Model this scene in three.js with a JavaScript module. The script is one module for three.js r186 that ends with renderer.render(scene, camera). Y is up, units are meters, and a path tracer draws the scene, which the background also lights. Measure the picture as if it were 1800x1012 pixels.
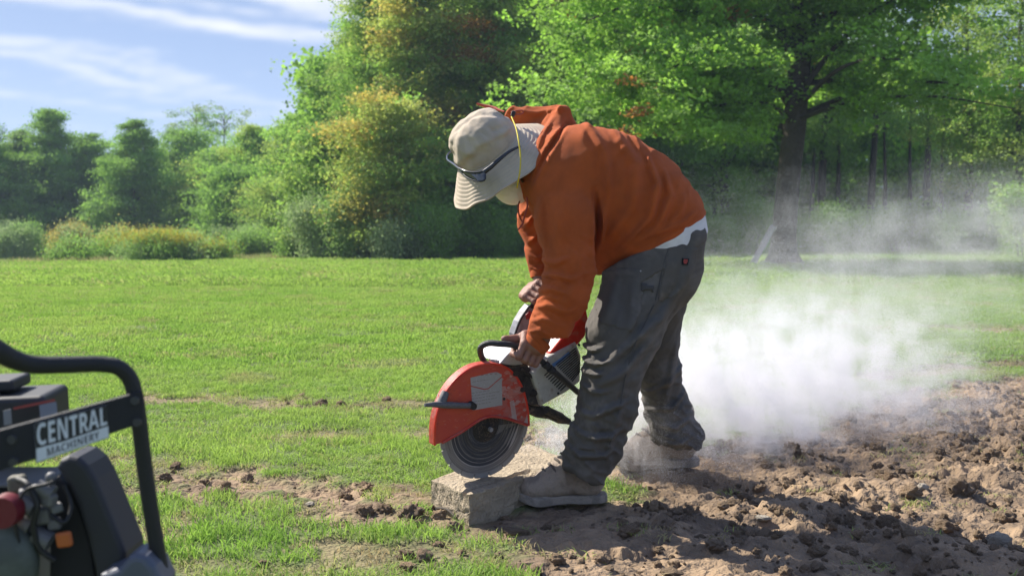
import * as THREE from 'three';
import { mergeGeometries, mergeVertices, toCreasedNormals } from 'three/addons/utils/BufferGeometryUtils.js';
import { RoundedBoxGeometry } from 'three/addons/geometries/RoundedBoxGeometry.js';
import { createNoise3D } from 'simplex-noise';

// ---------------------------------------------------------------- camera, sky, sun, exposure
const F = 1930, CX = 900, CY = 506, EYE = 1.09, PITCH = Math.atan(116 / F);
const camera = new THREE.PerspectiveCamera(2 * Math.atan(CY / F) * 180 / Math.PI, 1800 / 1012, 0.05, 1500);
camera.position.set(0, EYE, 0);
camera.rotation.x = -PITCH;
camera.focus = 4.25; camera.userData.fStop = 4.1;
const scene = new THREE.Scene();
const renderer = new THREE.WebGLRenderer();
renderer.toneMapping = THREE.LinearToneMapping;
renderer.toneMappingExposure = 2.0;
renderer.shadowMap.enabled = true;
const SUN = new THREE.Vector3(-0.60, 0.66, -0.44).normalize();
const sun = new THREE.DirectionalLight(new THREE.Color(1, 0.94, 0.84), 5.0);
sun.name = 'sun'; sun.position.copy(SUN).multiplyScalar(60);
sun.target.position.set(0, 0, -5); sun.position.add(sun.target.position);
sun.castShadow = true; sun.shadow.mapSize.set(4096, 4096); sun.shadow.radius = 1;
Object.assign(sun.shadow.camera, { left: -40, right: 40, top: 40, bottom: -40, near: 1, far: 160 });
scene.add(sun, sun.target);
scene.fog = new THREE.FogExp2(0xcbdaf6, 0.0007);                       // summer haze: the far tree line pales

// ---------------------------------------------------------------- random numbers, noise
function rng(seed) { let a = seed >>> 0; return () => { a = (a + 0x6d2b79f5) | 0; let t = Math.imul(a ^ (a >>> 15), 1 | a); t = (t + Math.imul(t ^ (t >>> 7), 61 | t)) ^ t; return ((t ^ (t >>> 14)) >>> 0) / 4294967296; }; }
const n3 = createNoise3D(rng(7));
const fbm = (x, y, z, o = 4) => { let s = 0, a = 0.5; for (let i = 0; i < o; i++) { s += a * n3(x, y, z); x *= 2.03; y *= 2.03; z *= 2.03; a *= 0.5; } return s; };
const gauss = (r) => Math.sqrt(-2 * Math.log(1 - r() * 0.999999)) * Math.cos(6.28318 * r());
const clamp = THREE.MathUtils.clamp, lerp = THREE.MathUtils.lerp;
const sstep = (x, a, b) => { const t = clamp((x - a) / (b - a), 0, 1); return t * t * (3 - 2 * t); };
const V = (x, y, z) => new THREE.Vector3(x, y, z);

// the sky: blue above, pale near the horizon, long thin cirrus everywhere
{
  const w = 1536, h = 768, data = new Float32Array(w * h * 4);
  for (let j = 0; j < h; j++) {
    const el = ((j + 0.5) / h - 0.5) * Math.PI, y = Math.sin(el), ce = Math.cos(el);
    for (let i = 0; i < w; i++) {
      const az = ((i + 0.5) / w - 0.5) * 2 * Math.PI, x = Math.cos(az) * ce, z = Math.sin(az) * ce, k = (j * w + i) * 4;
      const t = Math.pow(clamp(1 - Math.max(y, 0), 0, 1), 3.6);
      let r = lerp(0.055, 0.66, t), g = lerp(0.165, 0.84, t), b = lerp(0.50, 1.10, t);
      const s = x * SUN.x + y * SUN.y + z * SUN.z, glow = Math.pow(Math.max(s, 0), 6) * 0.35;
      r += glow; g += glow; b += glow * 0.95;
      if (y > 0.01) {
        const q = 1 / (y + 0.10), px = x * q, pz = z * q;
        const u = px * 0.82 - pz * 0.57, v = px * 0.57 + pz * 0.82;
        const wob = 0.35 * n3(u * 0.5, v * 0.5, 4);
        let c = fbm(u * 0.36 + 4.3, (v + wob) * 2.1, 1.5, 5) * 1.2 + 0.30 * fbm(u * 1.4, v * 7.5, 9, 4);
        c = sstep(c, -0.04, 0.62) * sstep(y, 0.05, 0.16) * 0.8;
        r = lerp(r, 1.02, c); g = lerp(g, 1.04, c); b = lerp(b, 1.08, c);
      }
      if (y < 0) { r = 0.30; g = 0.33; b = 0.30; }
      data[k] = r * 0.55; data[k + 1] = g * 0.55; data[k + 2] = b * 0.55; data[k + 3] = 1;
    }
  }
  const t = new THREE.DataTexture(data, w, h, THREE.RGBAFormat, THREE.FloatType);
  t.mapping = THREE.EquirectangularReflectionMapping; t.magFilter = THREE.LinearFilter; t.needsUpdate = true;
  scene.background = t; scene.environment = t;
}

// ---------------------------------------------------------------- measuring on the photograph: pixel + depth -> point
const cp = Math.cos(PITCH), sp = Math.sin(PITCH);
function P(px, py, d) { const x = (px - CX) / F * d, y = -(py - CY) / F * d, z = -d; return V(x, EYE + y * cp + z * sp, -y * sp + z * cp); }
const M = (px, d) => px / F * d;
function pix(p) { const y = p.y - EYE, vy = cp * y - sp * p.z, vz = sp * y + cp * p.z; return [CX + F * p.x / -vz, CY - F * vy / -vz, -vz]; }

// ---------------------------------------------------------------- naming
const taken = {};
function numbered(n) { const k = taken[n] ?? 0; taken[n] = k + 1; return k ? `${n}_${String(k).padStart(3, '0')}` : n; }
function tag(o, label, category, group, kind) { if (label) o.userData.label = label; if (category) o.userData.category = category; if (group) o.userData.group = group; if (kind) o.userData.kind = kind; return o; }
const shadow = (o) => { o.castShadow = o.receiveShadow = true; return o; };
function thing(name, label, category, pos, turn = 0, group) { const o = new THREE.Group(); o.name = numbered(name); o.position.copy(pos); o.rotation.y = turn; scene.add(o); return tag(o, label, category, group); }
function part(name, geo, mat, parent, label) {
  const g = Array.isArray(geo) ? mg(geo) : geo, o = shadow(new THREE.Mesh(g, mat));
  o.name = parent === scene ? numbered(name) : kidName(parent, name); parent.add(o); if (label) o.userData.label = label; return o;
}
function kidName(parent, name) { const n = parent.children.filter((c) => c.name === name || c.name.startsWith(name + '_0')).length; return n ? `${name}_${String(n).padStart(3, '0')}` : name; }
function mg(list) {
  const l = list.map((g) => { let q = g.index ? g.toNonIndexed() : g; for (const k of Object.keys(q.attributes)) if (!['position', 'normal', 'uv'].includes(k)) q.deleteAttribute(k); if (!q.attributes.uv) q.setAttribute('uv', new THREE.BufferAttribute(new Float32Array(q.attributes.position.count * 2), 2)); if (!q.attributes.normal) q.computeVertexNormals(); return q; });
  return l.length === 1 ? l[0] : mergeGeometries(l);
}
function instanced(name, geo, mat, mats, cols, parent) {
  const o = shadow(new THREE.InstancedMesh(geo, mat, mats.length));
  for (let i = 0; i < mats.length; i++) { o.setMatrixAt(i, mats[i]); if (cols) o.setColorAt(i, cols[i]); }
  o.name = parent === scene ? numbered(name) : kidName(parent, name); parent.add(o); return o;
}

// ---------------------------------------------------------------- textures: tiling value noise
function tileNoise(seed) {
  const r = rng(seed), tab = new Float32Array(65536); for (let i = 0; i < 65536; i++) tab[i] = r();
  return (u, v, per) => { const x = u * per, y = v * per, ix = Math.floor(x), iy = Math.floor(y), fx = x - ix, fy = y - iy, sx = fx * fx * (3 - 2 * fx), sy = fy * fy * (3 - 2 * fy);
    const at = (a, b) => tab[((((a % per) + per) % per) * 131 + (((b % per) + per) % per) * 7919 + per * 17) & 65535];
    return lerp(lerp(at(ix, iy), at(ix + 1, iy), sx), lerp(at(ix, iy + 1), at(ix + 1, iy + 1), sx), sy); };
}
const tn = tileNoise(3);
const tfbm = (u, v, per, o = 5) => { let s = 0, a = 0.5, t = 0; for (let i = 0; i < o; i++) { s += a * tn(u, v, per); t += a; per *= 2; a *= 0.55; } return s / t; };
function tex(size, fn, srgb = false) {
  const d = new Uint8Array(size * size * 4);
  for (let j = 0; j < size; j++) for (let i = 0; i < size; i++) { const c = fn((i + 0.5) / size, (j + 0.5) / size), k = (j * size + i) * 4; const a = typeof c === 'number' ? [c, c, c] : c; for (let q = 0; q < 3; q++) d[k + q] = clamp(Math.round(a[q] * 255), 0, 255); d[k + 3] = 255; }
  const t = new THREE.DataTexture(d, size, size); t.wrapS = t.wrapT = THREE.RepeatWrapping; t.magFilter = THREE.LinearFilter; if (srgb) t.colorSpace = THREE.SRGBColorSpace; t.needsUpdate = true; return t;
}
function rep(t, x, y = x) { const c = t.clone(); c.repeat.set(x, y); c.needsUpdate = true; return c; }
const T = {
  soft: tex(256, (u, v) => 0.55 + 0.45 * tfbm(u, v, 6, 5)),                       // mottling round 0.78
  grain: tex(512, (u, v) => tfbm(u, v, 24, 5)),
  weave: tex(256, (u, v) => 0.5 + 0.25 * Math.sin(u * 6.28318 * 64) * Math.cos(v * 6.28318 * 64) + 0.35 * (tn(u, v, 96) - 0.5)),
  bark: tex(256, (u, v) => Math.pow(Math.abs(tfbm(u, v * 0.999, 14, 4) - 0.5) * 2, 0.6) * 0.6 + 0.4 * tn(u, v, 60)),
  dust: tex(512, (u, v) => { const a = tfbm(u, v, 7, 5), b = tfbm(u + 0.37, v + 0.11, 22, 4); return 0.72 + 0.42 * sstep(a, 0.42, 0.62) * b * 1.3; }),
};
const lin = (r, g, b) => new THREE.Color().setRGB(r, g, b);
const std = (c, rough = 0.8, o = {}) => new THREE.MeshStandardMaterial({ color: c, roughness: rough, ...o });
const leafy = (o = {}) => new THREE.MeshPhysicalMaterial({ color: 0xffffff, roughness: 1, transmission: 0.48, thickness: 0, specularIntensity: 0.25, side: THREE.DoubleSide, ...o });

// ---------------------------------------------------------------- solids from distance fields (naive surface nets)
function rc(ax, ay, az, ra, bx, by, bz, rb) {
  const dx = bx - ax, dy = by - ay, dz = bz - az, l2 = dx * dx + dy * dy + dz * dz || 1e-9;
  return (x, y, z) => { const px = x - ax, py = y - ay, pz = z - az; let t = (px * dx + py * dy + pz * dz) / l2; t = t < 0 ? 0 : t > 1 ? 1 : t; const ex = px - dx * t, ey = py - dy * t, ez = pz - dz * t; return Math.sqrt(ex * ex + ey * ey + ez * ez) - (ra + (rb - ra) * t); };
}
const bone = (a, ra, b, rb) => rc(a.x, a.y, a.z, ra, b.x, b.y, b.z, rb);
const smin = (a, b, k) => { const h = k - Math.abs(a - b); return h > 0 ? Math.min(a, b) - h * h / (4 * k) : Math.min(a, b); };
const smax = (a, b, k) => -smin(-a, -b, k);
function chain(pts, flat) { const f = []; for (let i = 0; i + 1 < pts.length; i++) f.push(bone(pts[i][0], pts[i][1], pts[i + 1][0], pts[i + 1][1])); return f; }
const blend = (fs, k) => (x, y, z) => { let d = fs[0](x, y, z); for (let i = 1; i < fs.length; i++) d = smin(d, fs[i](x, y, z), k); return d; };
function nets(f, lo, hi, cell) {
  const nx = Math.ceil((hi.x - lo.x) / cell) + 1, ny = Math.ceil((hi.y - lo.y) / cell) + 1, nz = Math.ceil((hi.z - lo.z) / cell) + 1;
  const g = new Float32Array(nx * ny * nz), id = (i, j, k) => (k * ny + j) * nx + i;
  // coarse pass: skip far cells
  const B = 4;
  g.fill(1);
  for (let k = 0; k < nz; k += B) for (let j = 0; j < ny; j += B) for (let i = 0; i < nx; i += B) {
    const c = (B - 1) * cell / 2, v = f(lo.x + i * cell + c, lo.y + j * cell + c, lo.z + k * cell + c), far = Math.abs(v) > cell * B * 1.6 + 0.02;
    for (let c2 = k; c2 < Math.min(k + B, nz); c2++) for (let b = j; b < Math.min(j + B, ny); b++) for (let a = i; a < Math.min(i + B, nx); a++) g[id(a, b, c2)] = far ? v : f(lo.x + a * cell, lo.y + b * cell, lo.z + c2 * cell);
  }
  const idx = new Int32Array(nx * ny * nz).fill(-1), pos = [], tri = [];
  const C = [[0, 0, 0], [1, 0, 0], [0, 1, 0], [1, 1, 0], [0, 0, 1], [1, 0, 1], [0, 1, 1], [1, 1, 1]], E = [[0, 1], [0, 2], [0, 4], [1, 3], [1, 5], [2, 3], [2, 6], [3, 7], [4, 5], [4, 6], [5, 7], [6, 7]];
  const v = new Float32Array(8);
  for (let k = 0; k < nz - 1; k++) for (let j = 0; j < ny - 1; j++) for (let i = 0; i < nx - 1; i++) {
    let m = 0; for (let c = 0; c < 8; c++) { v[c] = g[id(i + C[c][0], j + C[c][1], k + C[c][2])]; if (v[c] < 0) m |= 1 << c; }
    if (m === 0 || m === 255) continue;
    let x = 0, y = 0, z = 0, n = 0;
    for (const [a, b] of E) { if ((v[a] < 0) === (v[b] < 0)) continue; const t = v[a] / (v[a] - v[b]); x += C[a][0] + (C[b][0] - C[a][0]) * t; y += C[a][1] + (C[b][1] - C[a][1]) * t; z += C[a][2] + (C[b][2] - C[a][2]) * t; n++; }
    idx[id(i, j, k)] = pos.length / 3;
    pos.push(lo.x + (i + x / n) * cell, lo.y + (j + y / n) * cell, lo.z + (k + z / n) * cell);
  }
  const quad = (a, b, c, d, flip) => { if (a < 0 || b < 0 || c < 0 || d < 0) return; if (flip) tri.push(a, c, b, a, d, c); else tri.push(a, b, c, a, c, d); };
  for (let k = 1; k < nz - 1; k++) for (let j = 1; j < ny - 1; j++) for (let i = 1; i < nx - 1; i++) {
    const a = g[id(i, j, k)] < 0;
    if (a !== g[id(i + 1, j, k)] < 0) quad(idx[id(i, j - 1, k - 1)], idx[id(i, j, k - 1)], idx[id(i, j, k)], idx[id(i, j - 1, k)], !a);
    if (a !== g[id(i, j + 1, k)] < 0) quad(idx[id(i - 1, j, k - 1)], idx[id(i - 1, j, k)], idx[id(i, j, k)], idx[id(i, j, k - 1)], !a);
    if (a !== g[id(i, j, k + 1)] < 0) quad(idx[id(i - 1, j - 1, k)], idx[id(i, j - 1, k)], idx[id(i, j, k)], idx[id(i - 1, j, k)], !a);
  }
  const geo = new THREE.BufferGeometry();
  geo.setAttribute('position', new THREE.BufferAttribute(new Float32Array(pos), 3));
  geo.setIndex(tri); geo.computeVertexNormals();
  const uv = new Float32Array(pos.length / 3 * 2), nn = geo.attributes.normal;
  for (let i = 0; i < pos.length / 3; i++) { uv[i * 2] = pos[i * 3] + pos[i * 3 + 2] * 0.8; uv[i * 2 + 1] = pos[i * 3 + 1] + pos[i * 3 + 2] * 0.25; }
  geo.setAttribute('uv', new THREE.BufferAttribute(uv, 2));
  return geo;
}
// the triangles of a surface that lie in an outline seen along z (x, y in metres), lifted off it and given a thickness: pockets, patches, tags
function patch(geo, inside, lift, nzMin = -2) {
  const p = geo.attributes.position, n = geo.attributes.normal, ix = geo.index.array, tri = [], used = new Map(), pos = [], uv = [];
  const use = (i) => { if (!used.has(i)) { used.set(i, pos.length / 3); pos.push(p.getX(i) + n.getX(i) * lift, p.getY(i) + n.getY(i) * lift, p.getZ(i) + n.getZ(i) * lift); uv.push(p.getX(i), p.getY(i)); } return used.get(i); };
  const ok = (i) => inside(p.getX(i), p.getY(i), p.getZ(i)) && n.getZ(i) > nzMin;
  for (let i = 0; i < ix.length; i += 3) if (ok(ix[i]) && ok(ix[i + 1]) && ok(ix[i + 2])) tri.push(use(ix[i]), use(ix[i + 1]), use(ix[i + 2]));
  const edge = new Map(), m = pos.length / 3;
  for (let i = 0; i < tri.length; i += 3) for (let e = 0; e < 3; e++) { const a = tri[i + e], b = tri[i + (e + 1) % 3]; if (edge.has(b * 1e6 + a)) edge.delete(b * 1e6 + a); else edge.set(a * 1e6 + b, [a, b]); }
  const back = [...used.keys()], t2 = [...tri], q = new Float32Array(m * 6);
  q.set(pos); back.forEach((i, k) => { q[(m + k) * 3] = p.getX(i) - n.getX(i) * 0.004; q[(m + k) * 3 + 1] = p.getY(i) - n.getY(i) * 0.004; q[(m + k) * 3 + 2] = p.getZ(i) - n.getZ(i) * 0.004; });
  for (const [a, b] of edge.values()) t2.push(a, a + m, b, b, a + m, b + m);
  const g = new THREE.BufferGeometry(); g.setAttribute('position', new THREE.BufferAttribute(q, 3)); g.setAttribute('uv', new THREE.BufferAttribute(new Float32Array([...uv, ...uv]), 2)); g.setIndex(t2); g.computeVertexNormals(); return g;
}
const inPoly = (poly) => (x, y) => { let c = false; for (let i = 0, j = poly.length - 1; i < poly.length; j = i++) { const [xi, yi] = poly[i], [xj, yj] = poly[j]; if ((yi > y) !== (yj > y) && x < (xj - xi) * (y - yi) / (yj - yi) + xi) c = !c; } return c; };
const pixPoly = (poly) => { const f = inPoly(poly); return (x, y, z) => { const q = pix(V(x, y, z)); return f(q[0], q[1]); }; };
// a tube through points; radius may vary along it
function tube(pts, r, seg = 40, rad = 10, closed = false) {
  const c = new THREE.CatmullRomCurve3(pts, closed, 'centripetal'), g = new THREE.TubeGeometry(c, seg, 1, rad, closed), p = g.attributes.position, n = g.attributes.normal;
  const rr = typeof r === 'function' ? r : () => r;
  for (let i = 0; i < p.count; i++) { const k = rr(Math.floor(i / (rad + 1)) / seg) - 1; p.setXYZ(i, p.getX(i) + n.getX(i) * k, p.getY(i) + n.getY(i) * k, p.getZ(i) + n.getZ(i) * k); }
  if (closed) return g;
  const caps = [0, seg].map((s) => { const ctr = c.getPointAt(s / seg), a = [ctr.x, ctr.y, ctr.z]; for (let q = 0; q <= rad; q++) { const i = s * (rad + 1) + q; a.push(p.getX(i), p.getY(i), p.getZ(i)); } const ix = []; for (let q = 1; q <= rad; q++) s ? ix.push(0, q + 1, q) : ix.push(0, q, q + 1); const h = new THREE.BufferGeometry(); h.setAttribute('position', new THREE.BufferAttribute(new Float32Array(a), 3)); h.setIndex(ix); const hh = h.toNonIndexed(); hh.computeVertexNormals(); return hh; });
  return mg([g, ...caps]);
}
const bar = (a, b, r, r2 = r) => tube([a, a.clone().lerp(b, 0.5), b], (t) => lerp(r, r2, t), 4, 12);
function rbox(w, h, d, r, pos, rot) { const g = new RoundedBoxGeometry(w, h, d, 3, r); if (rot) g.applyMatrix4(new THREE.Matrix4().makeRotationFromEuler(new THREE.Euler(...rot))); if (pos) g.translate(pos.x, pos.y, pos.z); return g; }
function plate(poly, z0, z1, bev = 0.004, curve = false) {   // an outline in x, y pulled from z0 to z1 with rounded edges
  const s = new THREE.Shape(); if (curve) { s.moveTo(...poly[0]); s.splineThru([...poly.slice(1), poly[0]].map(([x, y]) => new THREE.Vector2(x, y))); } else poly.forEach(([x, y], i) => i ? s.lineTo(x, y) : s.moveTo(x, y));
  const g = new THREE.ExtrudeGeometry(s, { depth: z1 - z0 - 2 * bev, bevelEnabled: bev > 0, bevelThickness: bev, bevelSize: bev, bevelOffset: -bev, bevelSegments: 3, curveSegments: 24 }); g.translate(0, 0, z0 + bev); return g;
}

// ================================================================ the ground
const gpt = (px, py) => { const D = EYE * F / (py - 390); return [(px - CX) / F * D, -D]; };      // a pixel of the flat ground
function hill(x, z) {
  const D = Math.hypot(x * 0.5, z), s = Math.pow(clamp((D - 6) / 39, 0, 1.25), 2);
  return s * (-0.44 + 0.0138 * clamp(x, -60, 60)) - Math.max(0, D - 47) * 0.022 * clamp((14 - x) / 28, 0, 1) + (D > 9 ? 0.05 * n3(x * 0.09, z * 0.09, 2) * sstep(D, 9, 20) : 0);
}
const SOIL = [[4.9, -8.35], [3.4, -7.6], [2.35, -6.9], [1.75, -6.0], [1.3, -5.55], [0.9, -5.3], [0.55, -5.35], [0.2, -5.9], [-0.05, -6.0], [0.0, -5.3], [0.4, -4.95], [0.55, -4.42], [0.3, -4.3], [0.05, -4.2], [-0.3, -4.05], [-0.12, -3.75], [0.02, -3.3], [-0.1, -2.6], [6.5, -2.6], [7, -7.9]];
const inSoil = inPoly(SOIL);
function segd(x, z, a, b) { const dx = b[0] - a[0], dz = b[1] - a[1], t = clamp(((x - a[0]) * dx + (z - a[1]) * dz) / (dx * dx + dz * dz || 1), 0, 1); return Math.hypot(x - a[0] - dx * t, z - a[1] - dz * t); }
function polyd(x, z) { let d = 1e9; for (let i = 0; i < SOIL.length; i++) d = Math.min(d, segd(x, z, SOIL[i], SOIL[(i + 1) % SOIL.length])); return inSoil(x, z) ? -d : d; }
// strips of bare earth in the lawn: from, to, half width, how bare
const STRIPS = [[[-1.25, -4.55], [-0.1, -4.2], 0.27, 1], [[-0.75, -4.15], [-0.2, -3.95], 0.2, 0.8], [[-2.25, -6.75], [-1.05, -6.45], 0.26, 0.72], [[-0.7, -6.55], [-0.1, -6.3], 0.26, 0.5], [[4.45, -11.2], [7, -11.0], 0.42, 0.95], [[2.6, -7.7], [5.0, -9.0], 0.28, 0.6], [[-1.1, -5.55], [-0.5, -5.6], 0.16, 0.5], [[-1.95, -5.0], [-1.45, -4.75], 0.22, 0.5], [[-1.55, -3.9], [-1.3, -3.85], 0.14, 0.6], [[-0.95, -3.45], [-0.3, -3.35], 0.10, 0.35], [[-0.55, -3.6], [0.1, -3.5], 0.14, 0.6]];
function bare(x, z) {                                         // 0 lawn ... 1 bare earth
  if (z < -13 || x < -6 || x > 9 || z > 0) return 0;
  const w = 0.20 * fbm(x * 1.9, z * 1.9, 3, 4) + 0.09 * n3(x * 6, z * 6, 5) + 0.05 * n3(x * 15, z * 15, 6);
  let m = 1 - sstep(polyd(x, z) + w, -0.10, 0.12);
  for (const [a, b, r, k] of STRIPS) m = Math.max(m, k * (1 - sstep(segd(x, z, a, b) + w * 1.3, r * 0.3, r * 1.3)));
  return m;
}
const h2 = (i, j, k) => { const s = Math.sin(i * 127.1 + j * 311.7 + k * 74.7) * 43758.5453; return s - Math.floor(s); };
function plates(x, z, c, tilt, step) {                        // crust broken into tilted plates with cracks between
  const u = x / c, v = z / c, iu = Math.floor(u), iv = Math.floor(v); let d1 = 9, d2 = 9, a = 0, b = 0, du = 0, dv = 0;
  for (let i = -1; i <= 1; i++) for (let j = -1; j <= 1; j++) { const p = iu + i + h2(iu + i, iv + j, 1), q = iv + j + h2(iu + i, iv + j, 2), e = Math.hypot(u - p, v - q); if (e < d1) { d2 = d1; d1 = e; a = iu + i; b = iv + j; du = u - p; dv = v - q; } else if (e < d2) d2 = e; }
  return ((h2(a, b, 3) - 0.5) * step + ((h2(a, b, 4) - 0.5) * du + (h2(a, b, 5) - 0.5) * dv) * tilt) * sstep(d2 - d1, 0.0, 0.12) - 0.5 * step * (1 - sstep(d2 - d1, 0.0, 0.16));
}
function lumps(x, z) {                                        // the broken, trodden earth
  const big = fbm(x * 1.6 + 3, z * 1.6, 0.4, 3) * 0.055;
  const rid = 1 - Math.abs(n3(x * 5.5 + 0.4 * n3(x * 3, z * 3, 8), z * 7.5, 1.7)), rid2 = 1 - Math.abs(n3(x * 13, z * 15, 6.2));
  const crumb = n3(x * 31, z * 31, 2.2), wx = x + 0.05 * n3(x * 6, z * 6, 31), wz = z + 0.05 * n3(x * 6, z * 6, 33), k = 0.35 + 0.65 * sstep(n3(x * 1.1, z * 1.1, 44), -0.5, 0.4);
  const wob = 0.75 * k * (plates(wx * 0.8, wz, 0.26, 0.10, 0.030) + plates(wx, wz * 1.2, 0.105, 0.05, 0.022) + plates(wx, wz, 0.05, 0.02, 0.010));
  return big + wob + 0.022 * rid * rid * sstep(n3(x * 1.7, z * 1.7, 21), -0.5, 0.6) + 0.010 * rid2 * rid2 + 0.005 * crumb + 0.003 * n3(x * 70, z * 70, 4) - 0.032;
}
function gh(x, z) { const b = bare(x, z); let y = hill(x, z) + 0.012 * n3(x * 1.3, z * 1.3, 0) ; if (b > 0.01) y += b * lumps(x, z) * (0.55 + 0.45 * sstep(x, -0.3, 1)); const dm = Math.min(Math.hypot((x - 0.18) * 0.8, z + 4.18), Math.hypot((x - 0.62) * 0.8, z + 4.72)); return lerp(Math.min(y, 0.0), y, sstep(dm, 0.10, 0.30)); }
{
  const axis = (lo, hi, step, outLo, outHi) => { const a = []; for (let v = lo; v <= hi + 1e-6; v += step) a.push(v); let s = step, v = lo; const left = []; while (v > outLo) { s *= 1.16; v -= s; left.unshift(v); } s = step; v = hi; while (v < outHi) { s *= 1.16; v += s; a.push(v); } return [...left, ...a]; };
  const xs = axis(-3.2, 4.2, 0.017, -420, 420), zs = axis(-8.8, -3.0, 0.017, -620, 60);
  const nx = xs.length, nz = zs.length, pos = new Float32Array(nx * nz * 3), col = new Float32Array(nx * nz * 3), uv = new Float32Array(nx * nz * 2), ix = [];
  for (let j = 0; j < nz; j++) for (let i = 0; i < nx; i++) {
    const x = xs[i], z = zs[j], k = j * nx + i, y = gh(x, z), b = bare(x, z);
    pos.set([x, y, z], k * 3); uv.set([x, z], k * 2);
    const v1 = fbm(x * 2.3, z * 2.3, 9, 4), v2 = n3(x * 14, z * 14, 3), dry = sstep(v1 + 0.25 * v2, -0.35, 0.35);
    const e = [lerp(0.185, 0.325, dry), lerp(0.128, 0.226, dry), lerp(0.080, 0.138, dry)];               // dry tan crust over greyer brown earth
    const l = [0.115, 0.155, 0.04];   // thatch between the blades
    col.set([lerp(l[0], e[0], b), lerp(l[1], e[1], b), lerp(l[2], e[2], b)], k * 3);
    if (i && j) { const a = k, c = k - 1, d = k - nx, e2 = k - nx - 1; ix.push(e2, c, d, d, c, a); }
  }
  const g = new THREE.BufferGeometry(); g.setAttribute('position', new THREE.BufferAttribute(pos, 3)); g.setAttribute('color', new THREE.BufferAttribute(col, 3)); g.setAttribute('uv', new THREE.BufferAttribute(uv, 2)); g.setIndex(ix); g.computeVertexNormals();
  const m = std(0xffffff, 1, { vertexColors: true, map: rep(tex(512, (u, v) => 0.62 + 0.42 * tfbm(u, v, 20, 5)), 0.9), bumpMap: rep(T.grain, 1.7), bumpScale: 0.022 });
  const o = shadow(new THREE.Mesh(g, m)); o.name = 'ground'; tag(o, null, null, null, 'structure'); scene.add(o);
}

// ---------------------------------------------------------------- grass: curved blades in tufts, coarser tufts farther off
function tuftGeo(n, rad, h, w, seed, segs = 2) {
  const r = rng(seed), pos = [], ix = [];
  for (let i = 0; i < n; i++) {
    const a = r() * 6.283, q = Math.sqrt(r()) * rad, bx = Math.cos(a) * q, bz = Math.sin(a) * q, t = r() * 6.283, lean = (0.25 + 0.75 * r()) * h * 0.75, hh = h * (0.5 + 0.6 * r()), s = r() * 6.283, wx = Math.cos(s) * w / 2, wz = Math.sin(s) * w / 2, b = pos.length / 3;
    for (let k = 0; k <= segs; k++) { const f = k / segs, x = bx + Math.cos(t) * lean * f * f, z = bz + Math.sin(t) * lean * f * f, y = hh * f * (1 - 0.25 * f) - 0.006; if (k === segs) pos.push(x, y, z); else { const ww = 1 - 0.45 * f; pos.push(x - wx * ww, y, z - wz * ww, x + wx * ww, y, z + wz * ww); } }
    for (let k = 0; k < segs - 1; k++) { const o = b + k * 2; ix.push(o, o + 1, o + 2, o + 1, o + 3, o + 2); }
    ix.push(b + segs * 2 - 2, b + segs * 2 - 1, b + segs * 2);
  }
  const g = new THREE.BufferGeometry(); g.setAttribute('position', new THREE.BufferAttribute(new Float32Array(pos), 3)); g.setIndex(ix); g.computeVertexNormals(); return g;
}
const grassMat = leafy({ transmission: 0.5, specularIntensity: 0.4, roughness: 1 });
const mtx = (x, y, z, s, sy, turn, rx = 0, rz = 0) => new THREE.Matrix4().compose(V(x, y, z), new THREE.Quaternion().setFromEuler(new THREE.Euler(rx, turn, rz)), V(s, sy, s));
function grassColor(r, x, z, dry) {
  const v = fbm(x * 0.35, z * 0.35, 5, 3), p = n3(x * 1.7, z * 1.7, 8), band = Math.sin((x * 0.55 + z * 0.30) * 1.9) * 0.5;
  const k = clamp(0.5 + 0.6 * v + 0.2 * p + 0.18 * band + (r() - 0.5) * 0.35, 0, 1), lum = 0.80 + 0.22 * r();
  const c = [lerp(0.25, 0.38, k), lerp(0.43, 0.53, k), lerp(0.065, 0.105, k)], d = [0.46, 0.37, 0.20];
  return lin(lerp(c[0], d[0], dry) * lum, lerp(c[1], d[1], dry) * lum, lerp(c[2], d[2], dry) * lum);
}
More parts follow.
